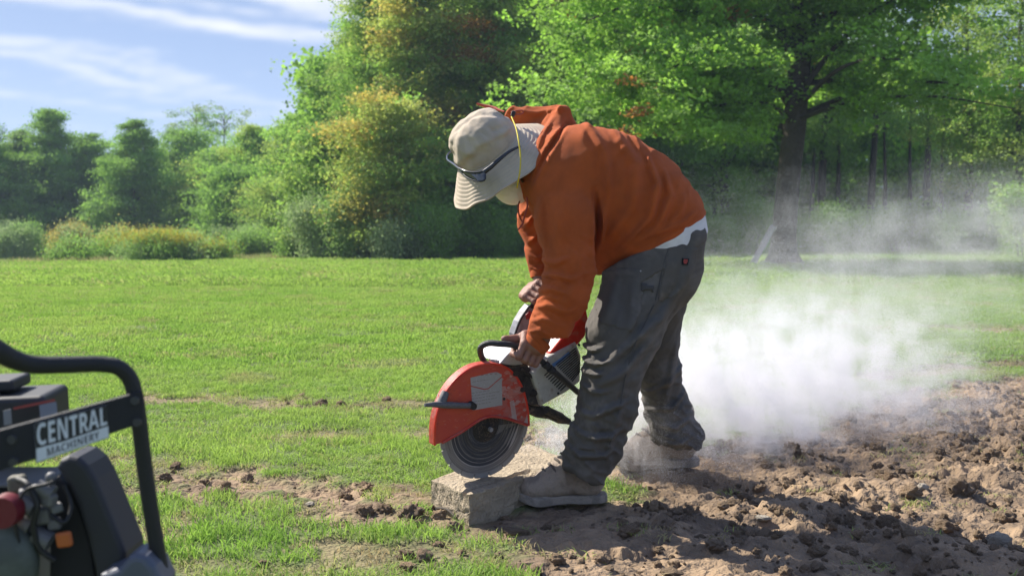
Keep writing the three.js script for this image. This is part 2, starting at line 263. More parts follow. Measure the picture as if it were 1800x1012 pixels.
{
  const r = rng(21);
  const zones = [
    { name: 'grass', label: 'green lawn grass with separate blades round the bare soil', d0: 2.6, d1: 8, per: 520, geo: [0, 1, 2].map((k) => tuftGeo(20, 0.05, 0.054, 0.0040, 40 + k, 3)) },
    { name: 'grass', label: 'mown lawn grass between the worn strip and the open meadow', d0: 8, d1: 19, per: 150, geo: [tuftGeo(70, 0.12, 0.046, 0.0075, 50)] },
    { name: 'grass', label: 'bright distant lawn running up to the tree line', d0: 19, d1: 58, per: 16, geo: [tuftGeo(190, 0.42, 0.055, 0.021, 60)] },
  ];
  for (const zn of zones) {
    const ms = zn.geo.map(() => []), cs = zn.geo.map(() => []), hw = 0.52;
    const area = hw * (zn.d1 * zn.d1 - zn.d0 * zn.d0) + 2.4 * (zn.d1 - zn.d0), N = Math.round(area * zn.per);
    for (let i = 0; i < N; i++) {
      const D = Math.sqrt(lerp(zn.d0 * zn.d0, zn.d1 * zn.d1, r())), x = (r() * 2 - 1) * (hw * D + 1.2), z = -D;
      const b = bare(x, z), pat = n3(x * 2.6, z * 2.6, 12), keep = 1 - sstep(b, 0.1, 0.75) * (pat > 0.42 ? 0.82 : x < 0.1 ? 0.90 : 0.985);
      if (r() > keep) continue;
      if (segd(x, z, [-0.14, -4.25], [0.25, -4.75]) < 0.20) continue;
      const thin = sstep(b, 0.08, 0.6), tall = 0.75 + 0.5 * fbm(x * 1.1, z * 1.1, 30, 3) + (D < 4.4 && x < 0.2 ? 0.25 : 0), s = (0.8 + 0.5 * r()), k = Math.floor(r() * zn.geo.length);
      const dryness = clamp(thin * (0.25 + 0.75 * r()) + sstep(n3(x * 0.9, z * 0.9, 17) + 0.4 * (r() - 0.5), 0.45, 0.9) * 0.45 + (r() < 0.06 ? 0.6 : 0), 0, 1);
      ms[k].push(mtx(x, gh(x, z), z, s, s * Math.max(0.45, tall) * (1 - 0.35 * thin), (r() - 0.5) * (D > 7 ? 2.2 : 6.28), (r() - 0.5) * 0.3 + (D > 7 ? 0.30 * Math.tanh(3 * Math.sin((z + 0.28 * x) * 1.75)) * sstep(D, 7, 10) : 0), (r() - 0.5) * 0.3));
      cs[k].push(grassColor(r, x, z, dryness));
    }
    // one object per distance, its variants as pieces of it
    const o = new THREE.Group(); o.name = numbered(zn.name); tag(o, zn.label, 'grass', null, 'stuff'); scene.add(o);
    zn.geo.forEach((g, k) => { const im = instanced('blades', g, grassMat, ms[k], cs[k], o); im.userData.kind = 'stuff'; });
  }
}

// ================================================================ trees
function leafCluster(n, rad, size, seed, flat = 0.6, up = 0.5) {
  const r = rng(seed), pos = new Float32Array(n * 12), ix = [], a = V(), b = V(), c = V(), nrm = V();
  for (let i = 0; i < n; i++) {
    const q = V(gauss(r), gauss(r) * flat, gauss(r)).multiplyScalar(rad * 0.5);
    nrm.set(gauss(r), gauss(r) + up * 2, gauss(r)).normalize(); a.set(gauss(r), gauss(r), gauss(r)).cross(nrm).normalize(); b.crossVectors(nrm, a);
    const s = size * (0.65 + 0.6 * r());
    const k = i * 12, put = (o, u, v, w) => { pos[k + o * 3] = q.x + a.x * u + b.x * v + nrm.x * w; pos[k + o * 3 + 1] = q.y + a.y * u + b.y * v + nrm.y * w; pos[k + o * 3 + 2] = q.z + a.z * u + b.z * v + nrm.z * w; };
    put(0, -s * 0.5, 0, -s * 0.05); put(1, 0, -s * 0.42, s * 0.08); put(2, s * 0.55, 0, -s * 0.12); put(3, 0, s * 0.42, s * 0.08);
    ix.push(i * 4, i * 4 + 1, i * 4 + 3, i * 4 + 1, i * 4 + 2, i * 4 + 3);
  }
  const g = new THREE.BufferGeometry(); g.setAttribute('position', new THREE.BufferAttribute(pos, 3)); g.setIndex(ix); g.computeVertexNormals(); return g;
}
const leafMat = leafy({ transmission: 0.5, specularIntensity: 0.35 });
const bark = std(lin(0.105, 0.085, 0.068), 0.95, { map: rep(T.soft, 1.3, 0.5), bumpMap: rep(T.bark, 2.2, 0.55), bumpScale: 0.05 });
const barkFar = std(lin(0.085, 0.072, 0.06), 0.95, { map: rep(T.soft, 1, 0.3) });
const clusterMid = [0, 1, 2].map((k) => leafCluster(56, 0.62, 0.118, 100 + k, 0.38, 0.8));
const clusterFar = [0, 1].map((k) => leafCluster(48, 0.75, 0.17, 120 + k, 0.45, 0.7));
const clusterNear = [0, 1, 2].map((k) => leafCluster(50, 0.48, 0.125, 140 + k, 0.30, 1.0));
const clusterFine = [0, 1].map((k) => leafCluster(60, 0.55, 0.085, 160 + k, 0.8, 0.3));
const LEAF = 1.7, GREEN = { deep: [0.120, 0.218, 0.045], mid: [0.135, 0.235, 0.040], fresh: [0.19, 0.33, 0.045], yellow: [0.24, 0.29, 0.06], gold: [0.34, 0.27, 0.06], red: [0.42, 0.14, 0.05], grey: [0.17, 0.22, 0.10] };
const tint = (r, pal, v) => { const a = GREEN[pal[Math.floor(r() * pal.length)]], k = LEAF * v * (0.75 + 0.5 * r()); return lin(a[0] * k, a[1] * k, a[2] * k); };

// o: height, crown from (fraction of height), radius, pal, n boughs, per clusters a bough, geo, shape(t) -> 0..1
function tree(name, label, category, group, base, o, seed) {
  const r = rng(seed), t = thing(name, label, category, base, 0, group), h = o.h;
  const sway = (y) => V(Math.sin(y * 0.35 + seed) * 0.02 * h * (y / h), y, Math.cos(y * 0.31 + seed) * 0.02 * h * (y / h));
  const tr = o.trunk ?? h * 0.016, geos = [tube([0, 0.06, 0.2, 0.45, 0.7, 0.95].map((f) => sway(f * h).add(V(0, f === 0 ? -0.4 : 0, 0))), (f) => tr * (1.05 - 0.92 * f) * (1 + 0.8 * Math.exp(-f * 28)), 26, 10)];
  const mats = o.geo.map(() => []), cols = o.geo.map(() => []);
  const shape = o.shape ?? (o.geo === clusterFar ? ((f) => 1.15 * Math.pow(1 - f, 0.5) * (0.55 + 0.45 * Math.min(1, f * 4))) : null) ?? ((f) => Math.pow(Math.sin(Math.PI * Math.pow(f, 0.72) * 0.93 + 0.12), 0.75));
  for (let b = 0; b < o.n; b++) {
    const f = (b + r()) / o.n, y = lerp(o.from * h, h * 0.985, f), az = b * 2.39996 + r() * 0.9, R = o.rad * Math.max(0.06, shape(f)) * (0.35 + 0.70 * r());
    const c = sway(y), tip = V(Math.cos(az) * R, (o.rise ?? 0.12) * R + (r() - 0.5) * 0.3, Math.sin(az) * R).add(c);
    if (b % (o.limbEvery ?? 2) === 0) { const m = c.clone().lerp(tip, 0.5).add(V(0, R * 0.10, 0)); geos.push(tube([sway(Math.max(0.2, y - R * 0.35)), m, tip], (q) => Math.max(0.012, tr * 0.34 * (1 - f * 0.7) * (1 - 0.85 * q)), 8, 6)); }
    const bt = tint(r, o.pal, 1), spot = o.spots && r() < o.spots ? GREEN.red : null;
    for (let k = 0; k < o.per; k++) {
      const q = Math.pow(r(), 0.55), p = c.clone().lerp(tip, 0.25 + 0.8 * q), tp = 0.32 + 0.68 * Math.min(1, 1.3 * shape(f)), sp2 = o.spread * (0.5 + 0.5 * q) * tp;
      p.add(V(gauss(r) * sp2, gauss(r) * sp2 * 0.34 - 0.10 * q * q * R * 0.5, gauss(r) * sp2));
      if (p.y < 0.3) continue;
      const s = (0.65 + 0.6 * r()) * (0.45 + 0.55 * tp), i = Math.floor(r() * o.geo.length), v = 0.8 + 0.45 * r(), e = tint(r, o.pal, v);
      mats[i].push(mtx(p.x, p.y, p.z, s, s, r() * 6.28, (r() - 0.5) * 0.5, (r() - 0.5) * 0.5));
      const cc = bt.clone().lerp(e, 0.4); if (spot) cc.lerp(lin(...spot), 0.75); cols[i].push(cc);
    }
  }
  part('trunk', geos, o.bark ?? barkFar, t);
  o.geo.forEach((g, i) => mats[i].length && (instanced('crown', g, leafMat, mats[i], cols[i], t).userData.kind = 'stuff'));
  return t;
}
// a tree whose crown top and half width are read off the photograph: pixel column, top row, width, distance
function treeAt(px, top, wide, D, name, label, category, group, o, seed) {
  const x = (px - CX) / F * D, z = -Math.sqrt(Math.max(1, D * D - 0)), y0 = gh(x, z), h = EYE + (390 - top) / F * D - y0;
  return tree(name, label, category, group, V(x, y0, z), { h, rad: wide / 2 / F * D * (o.geo === clusterFar && o.from < 0.5 ? 1.45 : 1), ...o }, seed);
}
const FAR = { geo: clusterFar, spread: 0.8, rise: 0.30, from: 0.08, n: 48, per: 20 };
const conic = (f) => Math.pow(1 - f, 0.65) * (0.35 + 0.65 * Math.min(1, f * 6));
const round = (f) => Math.sqrt(Math.max(0.02, 1 - Math.pow(f * 1.75 - 0.85, 2)));
// the far tree line beyond the meadow
const GL = 'trees of the far tree line';
treeAt(-40, 205, 170, 88, 'broad_tree', 'bluish green tree cut by the edge of the view in the far tree line', 'tree', GL, { ...FAR, pal: ['mid', 'mid'], from: 0.02 }, 201);
treeAt(40, 232, 130, 92, 'broad_tree', 'low dark tree beside the spiky-topped tall tree of the far line', 'tree', GL, { ...FAR, pal: ['mid', 'mid', 'grey'], from: 0.02 }, 202);
treeAt(95, 196, 130, 90, 'broad_tree', 'tall dark tree with a ragged spiky top in the far tree line', 'tree', GL, { ...FAR, pal: ['mid', 'mid', 'mid'], from: 0.05, shape: (f) => Math.pow(1 - f, 0.6) * 1.1, rise: 0.8 }, 203);
treeAt(165, 240, 110, 93, 'broad_tree', 'dark filler tree between the spiky tree and the conical tree', 'tree', GL, { ...FAR, pal: ['mid', 'mid'], from: 0.02 }, 204);
treeAt(238, 212, 125, 84, 'conical_tree', 'broad conical green tree standing above the goldenrod thicket', 'tree', GL, { ...FAR, pal: ['mid', 'mid', 'mid'], shape: (f) => Math.pow(1 - f, 0.58) * (0.7 + 0.3 * Math.min(1, f * 5)) * 1.15, from: 0.06, n: 56, rise: -0.05 }, 205);
treeAt(325, 228, 72, 90, 'slim_tree', 'slim dark column of a tree under the flat-topped one', 'tree', GL, { ...FAR, pal: ['mid', 'mid'], shape: round, from: 0.02, n: 36 }, 206);
treeAt(352, 188, 150, 118, 'flat_topped_tree', 'sparse flat-topped tree rising alone above the far tree line', 'tree', GL, { ...FAR, pal: ['mid', 'grey'], from: 0.80, n: 12, per: 6, spread: 0.8, shape: (f) => 0.55 + 0.45 * (1 - f), trunk: 0.28, rise: 0.02, limbEvery: 1 }, 207);
treeAt(400, 188, 90, 116, 'flat_topped_tree', 'thin lopsided tree with small leafy plates beside the flat-topped one', 'tree', GL, { ...FAR, pal: ['mid', 'grey'], from: 0.86, n: 7, per: 4, spread: 0.7, shape: (f) => 0.8, trunk: 0.2, rise: 0.02, limbEvery: 1 }, 208);
treeAt(385, 272, 110, 86, 'broad_tree', 'low yellowish tree in front of the distant wooded rise', 'tree', GL, { ...FAR, pal: ['yellow', 'mid', 'mid'], shape: round, from: 0.02 }, 209);
treeAt(452, 222, 105, 78, 'broad_tree', 'yellow-green ragged tree where the far line meets the tall trees', 'tree', GL, { ...FAR, pal: ['yellow', 'mid', 'fresh'], from: 0.04, n: 46 }, 210);
treeAt(520, 205, 110, 72, 'broad_tree', 'green tree tucked against the flank of the tall autumn trees', 'tree', GL, { ...FAR, pal: ['mid', 'fresh', 'yellow'], from: 0.04, n: 46 }, 211);
treeAt(285, 268, 90, 95, 'broad_tree', 'shaded green tree behind the conical tree', 'tree', GL, { ...FAR, pal: ['mid', 'mid'], from: 0.02 }, 212);
treeAt(420, 300, 100, 74, 'broad_tree', 'short green tree in front of the yellow-green ragged one', 'tree', GL, { ...FAR, pal: ['mid', 'mid'], shape: round, from: 0.02 }, 213);
treeAt(480, 320, 90, 66, 'broad_tree', 'small yellowing tree by the dark gap in the hedge', 'tree', GL, { ...FAR, pal: ['yellow', 'mid'], shape: round, from: 0.02, geo: clusterMid, n: 40, per: 9, spread: 0.9 }, 214);
// the tall trees behind the worker
const GM = 'tall mixed trees behind the worker';
const TALL = { geo: clusterMid, spread: 0.68, from: 0.05, n: 62, per: 22, rise: 0.25 };
treeAt(668, -60, 150, 49, 'tall_tree', 'tall green tree at the sky edge of the autumn wood', 'tree', GM, { ...TALL, pal: ['mid', 'mid', 'yellow', 'fresh'], shape: (f) => Math.pow(1 - f * 0.8, 0.5) }, 221);
treeAt(622, 40, 105, 53, 'tall_tree', 'narrow leafy tree whose ragged flank meets the open sky', 'tree', GM, { ...TALL, pal: ['mid', 'yellow', 'mid'], shape: conic, n: 50, per: 9 }, 222);
treeAt(725, -110, 170, 46, 'tall_tree', 'tall yellow-green tree next to the sky edge of the wood', 'tree', GM, { ...TALL, pal: ['yellow', 'mid', 'mid', 'gold'] }, 223);
treeAt(775, -150, 180, 50, 'tall_tree', 'tall yellowing tree straight above the sun hat', 'tree', GM, { ...TALL, pal: ['yellow', 'mid', 'gold', 'mid'] }, 224);
treeAt(858, -130, 170, 47, 'tall_tree', 'tall tree with red turning sprays above the orange hood', 'tree', GM, { ...TALL, pal: ['mid', 'yellow', 'mid'], spots: 0.26 }, 225);
treeAt(940, -160, 200, 52, 'tall_tree', 'tall dark green tree between the red sprays and the maple', 'tree', GM, { ...TALL, pal: ['mid', 'mid', 'fresh'], spots: 0.07 }, 226);
treeAt(1030, -150, 190, 48, 'tall_tree', 'tall shaded tree just behind the outer boughs of the maple', 'tree', GM, { ...TALL, pal: ['mid', 'mid'], spots: 0.06 }, 227);
treeAt(690, 175, 200, 42, 'bushy_tree', 'yellow bushy tree with layered boughs in front of the tall trees', 'tree', GM, { ...TALL, pal: ['yellow', 'yellow', 'mid', 'gold'], n: 44, per: 18, shape: round, rise: 0.08, from: 0.03 }, 228);
treeAt(580, 235, 150, 46, 'bushy_tree', 'green bushy tree at the foot of the sky edge of the wood', 'tree', GM, { ...TALL, pal: ['mid', 'mid', 'yellow'], n: 44, per: 17, shape: round, from: 0.02 }, 229);
treeAt(800, 240, 170, 43, 'bushy_tree', 'mid green bushy tree right behind the sun hat', 'tree', GM, { ...TALL, pal: ['mid', 'mid', 'mid'], n: 40, per: 17, shape: round, from: 0.02 }, 230);
treeAt(900, 270, 150, 44, 'bushy_tree', 'dark bushy tree hidden by the worker’s shoulders', 'tree', GM, { ...TALL, pal: ['mid', 'mid'], n: 36, per: 17, shape: round, from: 0.02 }, 231);
// the shaded wood behind the maple
const GR = 'shaded trees behind the maple';
const DARK = { geo: clusterMid, spread: 0.75, from: 0.10, n: 44, per: 19, rise: 0.2 };
[[1110, -120, 170, 47, 'shaded tree seen over the bent back of the worker', 0.1], [1195, -140, 160, 52, 'dark tree in the wood between the worker and the maple', 0.15], [1275, -120, 160, 46, 'dark tree standing close behind the maple trunk with the leaning plank', 0.12],
 [1445, -100, 150, 50, 'dark tree just past the maple trunk, on the dust side', 0.3], [1530, -60, 120, 56, 'thin-crowned tree below the patch of sky seen through the wood', 0.45], [1625, -40, 130, 58, 'thin-crowned tree next to the sky gap, near the yellowing one', 0.45], [1700, -80, 170, 47, 'yellow-tinged tree overhanging the drifting dust', 0.2], [1790, -60, 190, 44, 'yellowing tree at the edge of the shaded wood', 0.12], [1890, -100, 200, 46, 'tree cut by the edge of the view beyond the dust', 0.1]]
  .forEach(([px, top, w, D, label, from], i) => treeAt(px, top, w, D, 'shade_tree', label, 'tree', GR, { ...DARK, from, pal: i >= 6 ? ['yellow', 'mid', 'mid'] : ['mid', 'mid', 'mid'], n: i === 4 || i === 5 ? 26 : 44, per: i === 4 || i === 5 ? 7 : 12 }, 240 + i));
// slim bare stems standing in the gloom
[[1425, 150, 54], [1470, 120, 50], [1555, 140, 60], [1600, 130, 57], [1655, 170, 55], [1255, 160, 51], [1150, 190, 50]].forEach(([px, top, D], i) => {
  const x = (px - CX) / F * D, y0 = gh(x, -D), h = EYE + (390 - top) / F * D - y0;
  tree('slim_trunk_tree', ['thin bare trunk just past the maple in the shade', 'thin leaning trunk rising out of the drifting dust', 'thin trunk under the sky gap of the wood', 'second thin trunk under the sky gap, farther from the maple', 'thin trunk beside the yellowing trees', 'thin trunk between the plank and the worker’s back', 'thin trunk half hidden by the worker’s back'][i], 'tree', 'thin trunks in the shaded wood', V(x, y0, -D), { h, rad: 1.2, n: 7, per: 6, spread: 0.8, from: 0.7, geo: clusterMid, pal: ['mid', 'mid'], trunk: 0.16 }, 270 + i);
});

// ---------------------------------------------------------------- shrubs and tall weeds
function shrub(px, foot, top, wide, D, name, label, category, group, pal, seed, geo = clusterFine, dens = 1) {
  const r = rng(seed), x = (px - CX) / F * D, z = -D, y0 = gh(x, z), t = thing(name, label, category, V(x, y0, z), 0, group), R = wide / 2 / F * D, H = EYE + (390 - top) / F * D - y0;
  const mats = geo.map(() => []), cols = geo.map(() => []), stems = [], heads = Math.max(4, Math.round(R * 4));
  const hs = []; for (let k = 0; k < heads; k++) { const a = r() * 6.28, q = Math.sqrt(r()) * 0.75; hs.push([Math.cos(a) * q * R, H * (1 - 0.55 * q * q) * (0.72 + 0.3 * r()), Math.sin(a) * q * Math.min(R, 2.2), R * (0.28 + 0.25 * r()), tint(r, pal, 1)]); }
  for (const [hx, hy, hz, hr, hc] of hs) {
    stems.push(tube([V(hx * 0.3, -0.1, hz * 0.3), V(hx * 0.7, hy * 0.5, hz * 0.7), V(hx, hy * 0.9, hz)], (q) => 0.035 * (1 - 0.7 * q), 6, 5));
    const N = Math.round((26 + 70 * hr) * dens);
    for (let k = 0; k < N; k++) { const p = V(gauss(r), gauss(r), gauss(r)).normalize().multiplyScalar(Math.pow(r(), 0.4)); const y = hy - hr * 0.5 + p.y * hr * 0.9 - (r() < 0.45 ? r() * hy * 0.85 : 0); if (y < 0.05) continue; const s = 0.6 + 0.6 * r(), i = Math.floor(r() * geo.length); mats[i].push(mtx(hx + p.x * hr, y, hz + p.z * hr, s, s, r() * 6.28, (r() - 0.5), (r() - 0.5))); cols[i].push(hc.clone().lerp(tint(r, pal, 0.85 + 0.4 * r()), 0.5)); }
  }
  for (const st of stems) part('stem', st, barkFar, t);
  geo.forEach((g, i) => mats[i].length && (instanced('foliage', g, leafMat, mats[i], cols[i], t).userData.kind = 'stuff'));
  return [t, hs, H];
}
const GS = 'shrubs at the foot of the tall trees';
shrub(562, 455, 345, 120, 43, 'shrub', 'pale grey-green rounded shrub at the outer foot of the tall trees', 'shrub', GS, ['grey', 'grey', 'mid'], 301);
shrub(640, 455, 310, 130, 42, 'shrub', 'darker tall shrub behind the pale rounded ones', 'shrub', GS, ['mid', 'mid', 'grey'], 302);
shrub(700, 455, 385, 90, 40, 'shrub', 'small silvery shrub low under the yellow bushy tree', 'shrub', GS, ['grey', 'grey'], 303);
shrub(770, 455, 350, 120, 41, 'shrub', 'grey-green shrub below the brim of the sun hat', 'shrub', GS, ['grey', 'mid', 'mid'], 304);
shrub(850, 455, 360, 120, 42, 'shrub', 'dark shrub below the face mask', 'shrub', GS, ['mid', 'mid'], 305);
shrub(520, 455, 395, 80, 46, 'shrub', 'dark shrub in the shadow beside the goldenrod meadow', 'shrub', GS, ['mid', 'mid'], 306);
shrub(440, 455, 400, 120, 55, 'shrub', 'low dark thicket between goldenrod and pale shrub', 'shrub', GS, ['mid', 'mid', 'grey'], 307);
shrub(1240, 445, 370, 110, 43, 'shrub', 'dark undergrowth shrub just past the white shirt hem', 'shrub', GS, ['mid', 'mid'], 308);
shrub(1320, 445, 350, 120, 44, 'shrub', 'dark undergrowth shrub behind the leaning plank', 'shrub', GS, ['mid', 'mid', 'mid'], 309);
shrub(1460, 445, 365, 130, 46, 'shrub', 'dark undergrowth shrub behind the drifting dust by the maple', 'shrub', GS, ['mid', 'mid'], 310);
shrub(1590, 445, 355, 140, 46, 'shrub', 'dark undergrowth shrub in the middle of the drifting dust', 'shrub', GS, ['mid', 'mid'], 311);
shrub(1710, 445, 370, 130, 44, 'shrub', 'dark undergrowth shrub under the yellowing tree', 'shrub', GS, ['mid', 'mid'], 312);
shrub(1800, 445, 310, 90, 36, 'shrub', 'light green bush reaching in at the edge over the dust', 'shrub', GS, ['fresh', 'yellow', 'mid'], 313);
const GW = 'brush below the far tree line';
[[30, 395, 130, 70, 'dull brownish brush under the tree at the view edge', ['grey', 'mid']], [135, 380, 90, 68, 'tall greyish brush under the spiky-topped tree', ['grey', 'mid', 'gold']], [200, 405, 110, 66, 'rusty low brush before the conical tree', ['gold', 'grey', 'mid']], [300, 400, 110, 66, 'brown-green brush behind the goldenrod flowers', ['gold', 'mid', 'grey']], [390, 410, 90, 62, 'dark brush at the end of the goldenrod', ['mid', 'grey']]]
  .forEach(([px, top, w, D, label, pal], i) => shrub(px, 450, top, w, D, 'brush', label, 'brush', GW, pal, 320 + i, clusterFine, 0.9));
const GG = 'goldenrod clumps in the meadow';
[[300, 412, 165, 46, 'tall goldenrod clump with bright yellow heads at the lawn edge', 3.2], [378, 430, 60, 45, 'small goldenrod clump at the end of the meadow strip', 1.8], [210, 425, 90, 48, 'goldenrod clump with few flowers before the conical tree', 1.0], [115, 430, 120, 47, 'mostly green weed clump nearer the compactor side of the meadow', 0.25]].forEach(([px, top, w, D, label, gold], i) => {
  const [t, hs, H] = shrub(px, 468, top, w, D, 'goldenrod', label, 'goldenrod', GG, ['mid', 'grey', 'mid'], 340 + i, clusterFine, 0.8), r = rng(350 + i), ms = [], cs = [];
  for (const [hx, hy, hz, hr] of hs) for (let k = 0; k < 12 * gold; k++) { const s = 0.25 + 0.25 * r(); ms.push(mtx(hx + gauss(r) * hr * 0.6, hy + hr * 0.25 + gauss(r) * 0.09, hz + gauss(r) * hr * 0.5, s, s * 1.3, r() * 6.28)); cs.push(lin(0.38 + 0.08 * r(), 0.38, 0.05)); }
  instanced('blossom', clusterFine[0], leafMat, ms, cs, t).userData.kind = 'stuff';
});
{ // the uncut meadow strip and the far woods behind everything
  const r = rng(77), ms = [], cs = [], g = tuftGeo(90, 0.5, 0.55, 0.03, 71);
  for (let i = 0; i < 1500; i++) { const D = lerp(45.5, 62, r()), px = lerp(-120, 560, r()), x = (px - CX) / F * D; const s = 0.6 + 0.6 * r(); ms.push(mtx(x, gh(x, -D), -D, s * 1.2, s, r() * 6.28)); const k = r(); cs.push(lin(lerp(0.42, 0.22, k), lerp(0.36, 0.32, k), lerp(0.17, 0.08, k))); }
  for (let i = 0; i < 260; i++) { const D = lerp(44.5, 47, r()), px = lerp(380, 900, r()), x = (px - CX) / F * D; const s = 0.4 + 0.5 * r(); ms.push(mtx(x, gh(x, -D), -D, s, s * 0.7, r() * 6.28)); cs.push(lin(0.34, 0.33, 0.13)); }
  tag(instanced('meadow_grass', g, grassMat, ms, cs, scene), 'pale uncut meadow grass at the edge of the lawn', 'meadow grass', null, 'stuff');
  const wm = [], wc = [];
  const slab = (px0, px1, D0, D1, top0, top1, N) => { for (let i = 0; i < N; i++) { const D = lerp(D0, D1, r()), px = lerp(px0, px1, r()), x = (px - CX) / F * D, tp = lerp(top0, top1, (px - px0) / (px1 - px0)) + 26 * n3(px * 0.014, D * 0.1, 3), hmax = EYE + (390 - tp) / F * D, y = lerp(hill(x, -D), hmax, Math.pow(r(), 0.8)); const s = 0.9 + 0.8 * r(); wm.push(mtx(x, y, -D, s, s, r() * 6.28, r() - 0.5, r() - 0.5)); wc.push(tint(r, ['mid', 'mid', 'mid', 'fresh'], 1)); } };
  slab(-160, 560, 100, 112, 275, 255, 2600); slab(340, 470, 150, 165, 242, 236, 500); slab(540, 1120, 55, 63, 120, -60, 3600); slab(1100, 1480, 56, 66, 10, 90, 2600); slab(1480, 1980, 62, 72, 205, 170, 1800);
  tag(instanced('woods', clusterFar[0], leafMat, wm, wc, scene), 'dense shaded woods closing the view behind the separate trees', 'woods', null, 'stuff');
}

// ---------------------------------------------------------------- the old maple on the lawn
{
  const D = 30, x = (1378 - CX) / F * D, z = -D, r = rng(401), base = V(x, gh(x, z) - 0.05, z);
  const t = thing('maple_tree', 'big old maple with a dark furrowed trunk and low spreading boughs on the lawn', 'tree', base);
  const px = M(1, D), w = (pxx, pyy, dz = 0) => V((pxx - 1378) * px, EYE + (390 - pyy) * px - base.y, dz);
  const trunk = [w(1378, 470), w(1377, 440), w(1380, 380), w(1386, 300), w(1394, 220), w(1398, 160), w(1402, 100)];
  part('trunk', [tube(trunk, (f) => 0.335 - 0.04 * f + 0.28 * Math.exp(-f * 22), 40, 20), ...[0, 1, 2, 3, 4, 5].map((k) => { const a = k * 1.05 + 0.3; return tube([V(0, 0.75, 0), V(Math.cos(a) * 0.38, 0.20, Math.sin(a) * 0.38), V(Math.cos(a) * 0.70, -0.1, Math.sin(a) * 0.70)], (f) => 0.20 - 0.13 * f, 8, 8); })], bark, t);
  const limbs = [];
  const L = (pts, r0) => { limbs.push([pts, r0]); part('limb', tube(pts, (f) => Math.max(0.016, 0.82 * r0 * (1 - 0.86 * f)), 18, 8), bark, t); };
  // the fork above the bole and the limbs the photograph shows
  L([w(1400, 120), w(1398, 40), w(1385, -90, 0.4), w(1370, -260, 0.6)], 0.27);
  L([w(1400, 130), w(1425, 60, -0.3), w(1448, -40, -0.6), w(1500, -200, -1)], 0.24);
  L([w(1396, 175), w(1416, 140, 0.4), w(1450, 90, 1.0), w(1500, 40, 1.8), w(1590, 0, 2.4)], 0.12);
  L([w(1400, 150), w(1470, 140, -0.3), w(1560, 110, -0.6), w(1700, 120, -0.8)], 0.11);
  L([w(1392, 200), w(1320, 130, 0.6), w(1240, 165, 1.2), w(1130, 120, 1.8), w(1060, 110, 2)], 0.11);
  L([w(1388, 235), w(1330, 190, -0.8), w(1240, 190, -1.6), w(1120, 170, -2.2), w(1040, 150, -2.5)], 0.10);
  L([w(1390, 215), w(1330, 195, 1.3), w(1230, 205, 2.6), w(1150, 240, 3.2)], 0.09);
  L([w(1392, 215), w(1450, 195, 1.5), w(1560, 190, 2.6), w(1680, 215, 3.4)], 0.09);
  L([w(1400, 130), w(1330, 40, 0.5), w(1210, 40, 1), w(1100, 30, 1.2), w(1010, 60, 1)], 0.13);
  L([w(1400, 110), w(1330, -20, -0.8), w(1200, -60, -1.6), w(1060, -60, -2)], 0.13);
  for (let k = 0; k < 15; k++) { const a = k * 2.4 + 0.4, y = 6.4 + k * 0.36, R = 6.4 - k * 0.2, c = V(0.3, y, 0); L([c, V(Math.cos(a) * R * 0.4, y + 0.9, Math.sin(a) * R * 0.4), V(Math.cos(a) * R * 0.75, y + 1.3, Math.sin(a) * R * 0.75), V(Math.cos(a) * R, y + 1.1, Math.sin(a) * R)], 0.12); }
  for (let k = 0; k < 6; k++) { const a = k * 1.05 + 0.2, y = 4.6 + 0.2 * k, R = 5.6; L([V(0.25, y - 0.5, 0), V(Math.cos(a) * R * 0.45, y + 0.3, Math.sin(a) * R * 0.45), V(Math.cos(a) * R * 0.8, y + 0.25, Math.sin(a) * R * 0.8), V(Math.cos(a) * R, y - 0.2, Math.sin(a) * R)], 0.10); }
  const mats = clusterNear.map(() => []), cols = clusterNear.map(() => []);
  for (const [pts, r0] of limbs) {
    const c = new THREE.CatmullRomCurve3(pts, false, 'centripetal'), len = c.getLength(), N = Math.round(len * 27);
    for (let k = 0; k < N; k++) {
      const f = Math.pow(r(), 0.7) * 0.86 + 0.14, p = c.getPoint(f), sp2 = 0.30 + 0.95 * Math.min(1, f * 1.3) * (0.6 + 0.4 * Math.sin(f * 9 + len));
      p.add(V(gauss(r) * sp2, gauss(r) * 0.34 - 0.10, gauss(r) * sp2));
      const qx = 1378 + p.x / px, qy = 390 - (p.y + base.y - EYE) / px;
      if (qy > 262 || (qy > 205 && qx > 1490) || (Math.abs(qx - 1392) < 62 && qy > 110 && p.z > -0.3 && r() < 0.97) || (Math.abs(qx - 1390) < 40 && qy > 190) || (qy > 150 && qx > 1500 && r() < 0.7)) continue;
      const s = 0.6 + 0.6 * r(), i = Math.floor(r() * 3);
      mats[i].push(mtx(p.x, p.y, p.z, s, s, r() * 6.28, (r() - 0.5) * 0.7, (r() - 0.5) * 0.7));
      cols[i].push(r() < 0.012 ? lin(0.45, 0.2, 0.05) : tint(r, ['fresh', 'fresh', 'mid'], 0.95));
    }
  }
  clusterNear.forEach((g, i) => { instanced('crown', g, leafMat, mats[i], cols[i], t).userData.kind = 'stuff'; });
  console.log('maple clusters', mats.map((m) => m.length).join());
  // the plank that leans against it
  const pl = rbox(0.16, 1.22, 0.05, 0.006), a = w(1311, 466, 0.75), b = w(1351, 397, 0.55), q = new THREE.Quaternion().setFromUnitVectors(V(0, 1, 0), b.clone().sub(a).normalize());
  const g = pl.clone(); g.scale(1, b.distanceTo(a) / 1.22, 1); g.applyQuaternion(q);
  const o = part('plank', g, std(lin(0.66, 0.60, 0.52), 0.9, { map: rep(T.soft, 1, 0.4) }), scene); o.position.copy(a.clone().add(b).multiplyScalar(0.5).add(base)); tag(o, 'weathered grey plank leaning against the maple trunk', 'plank');
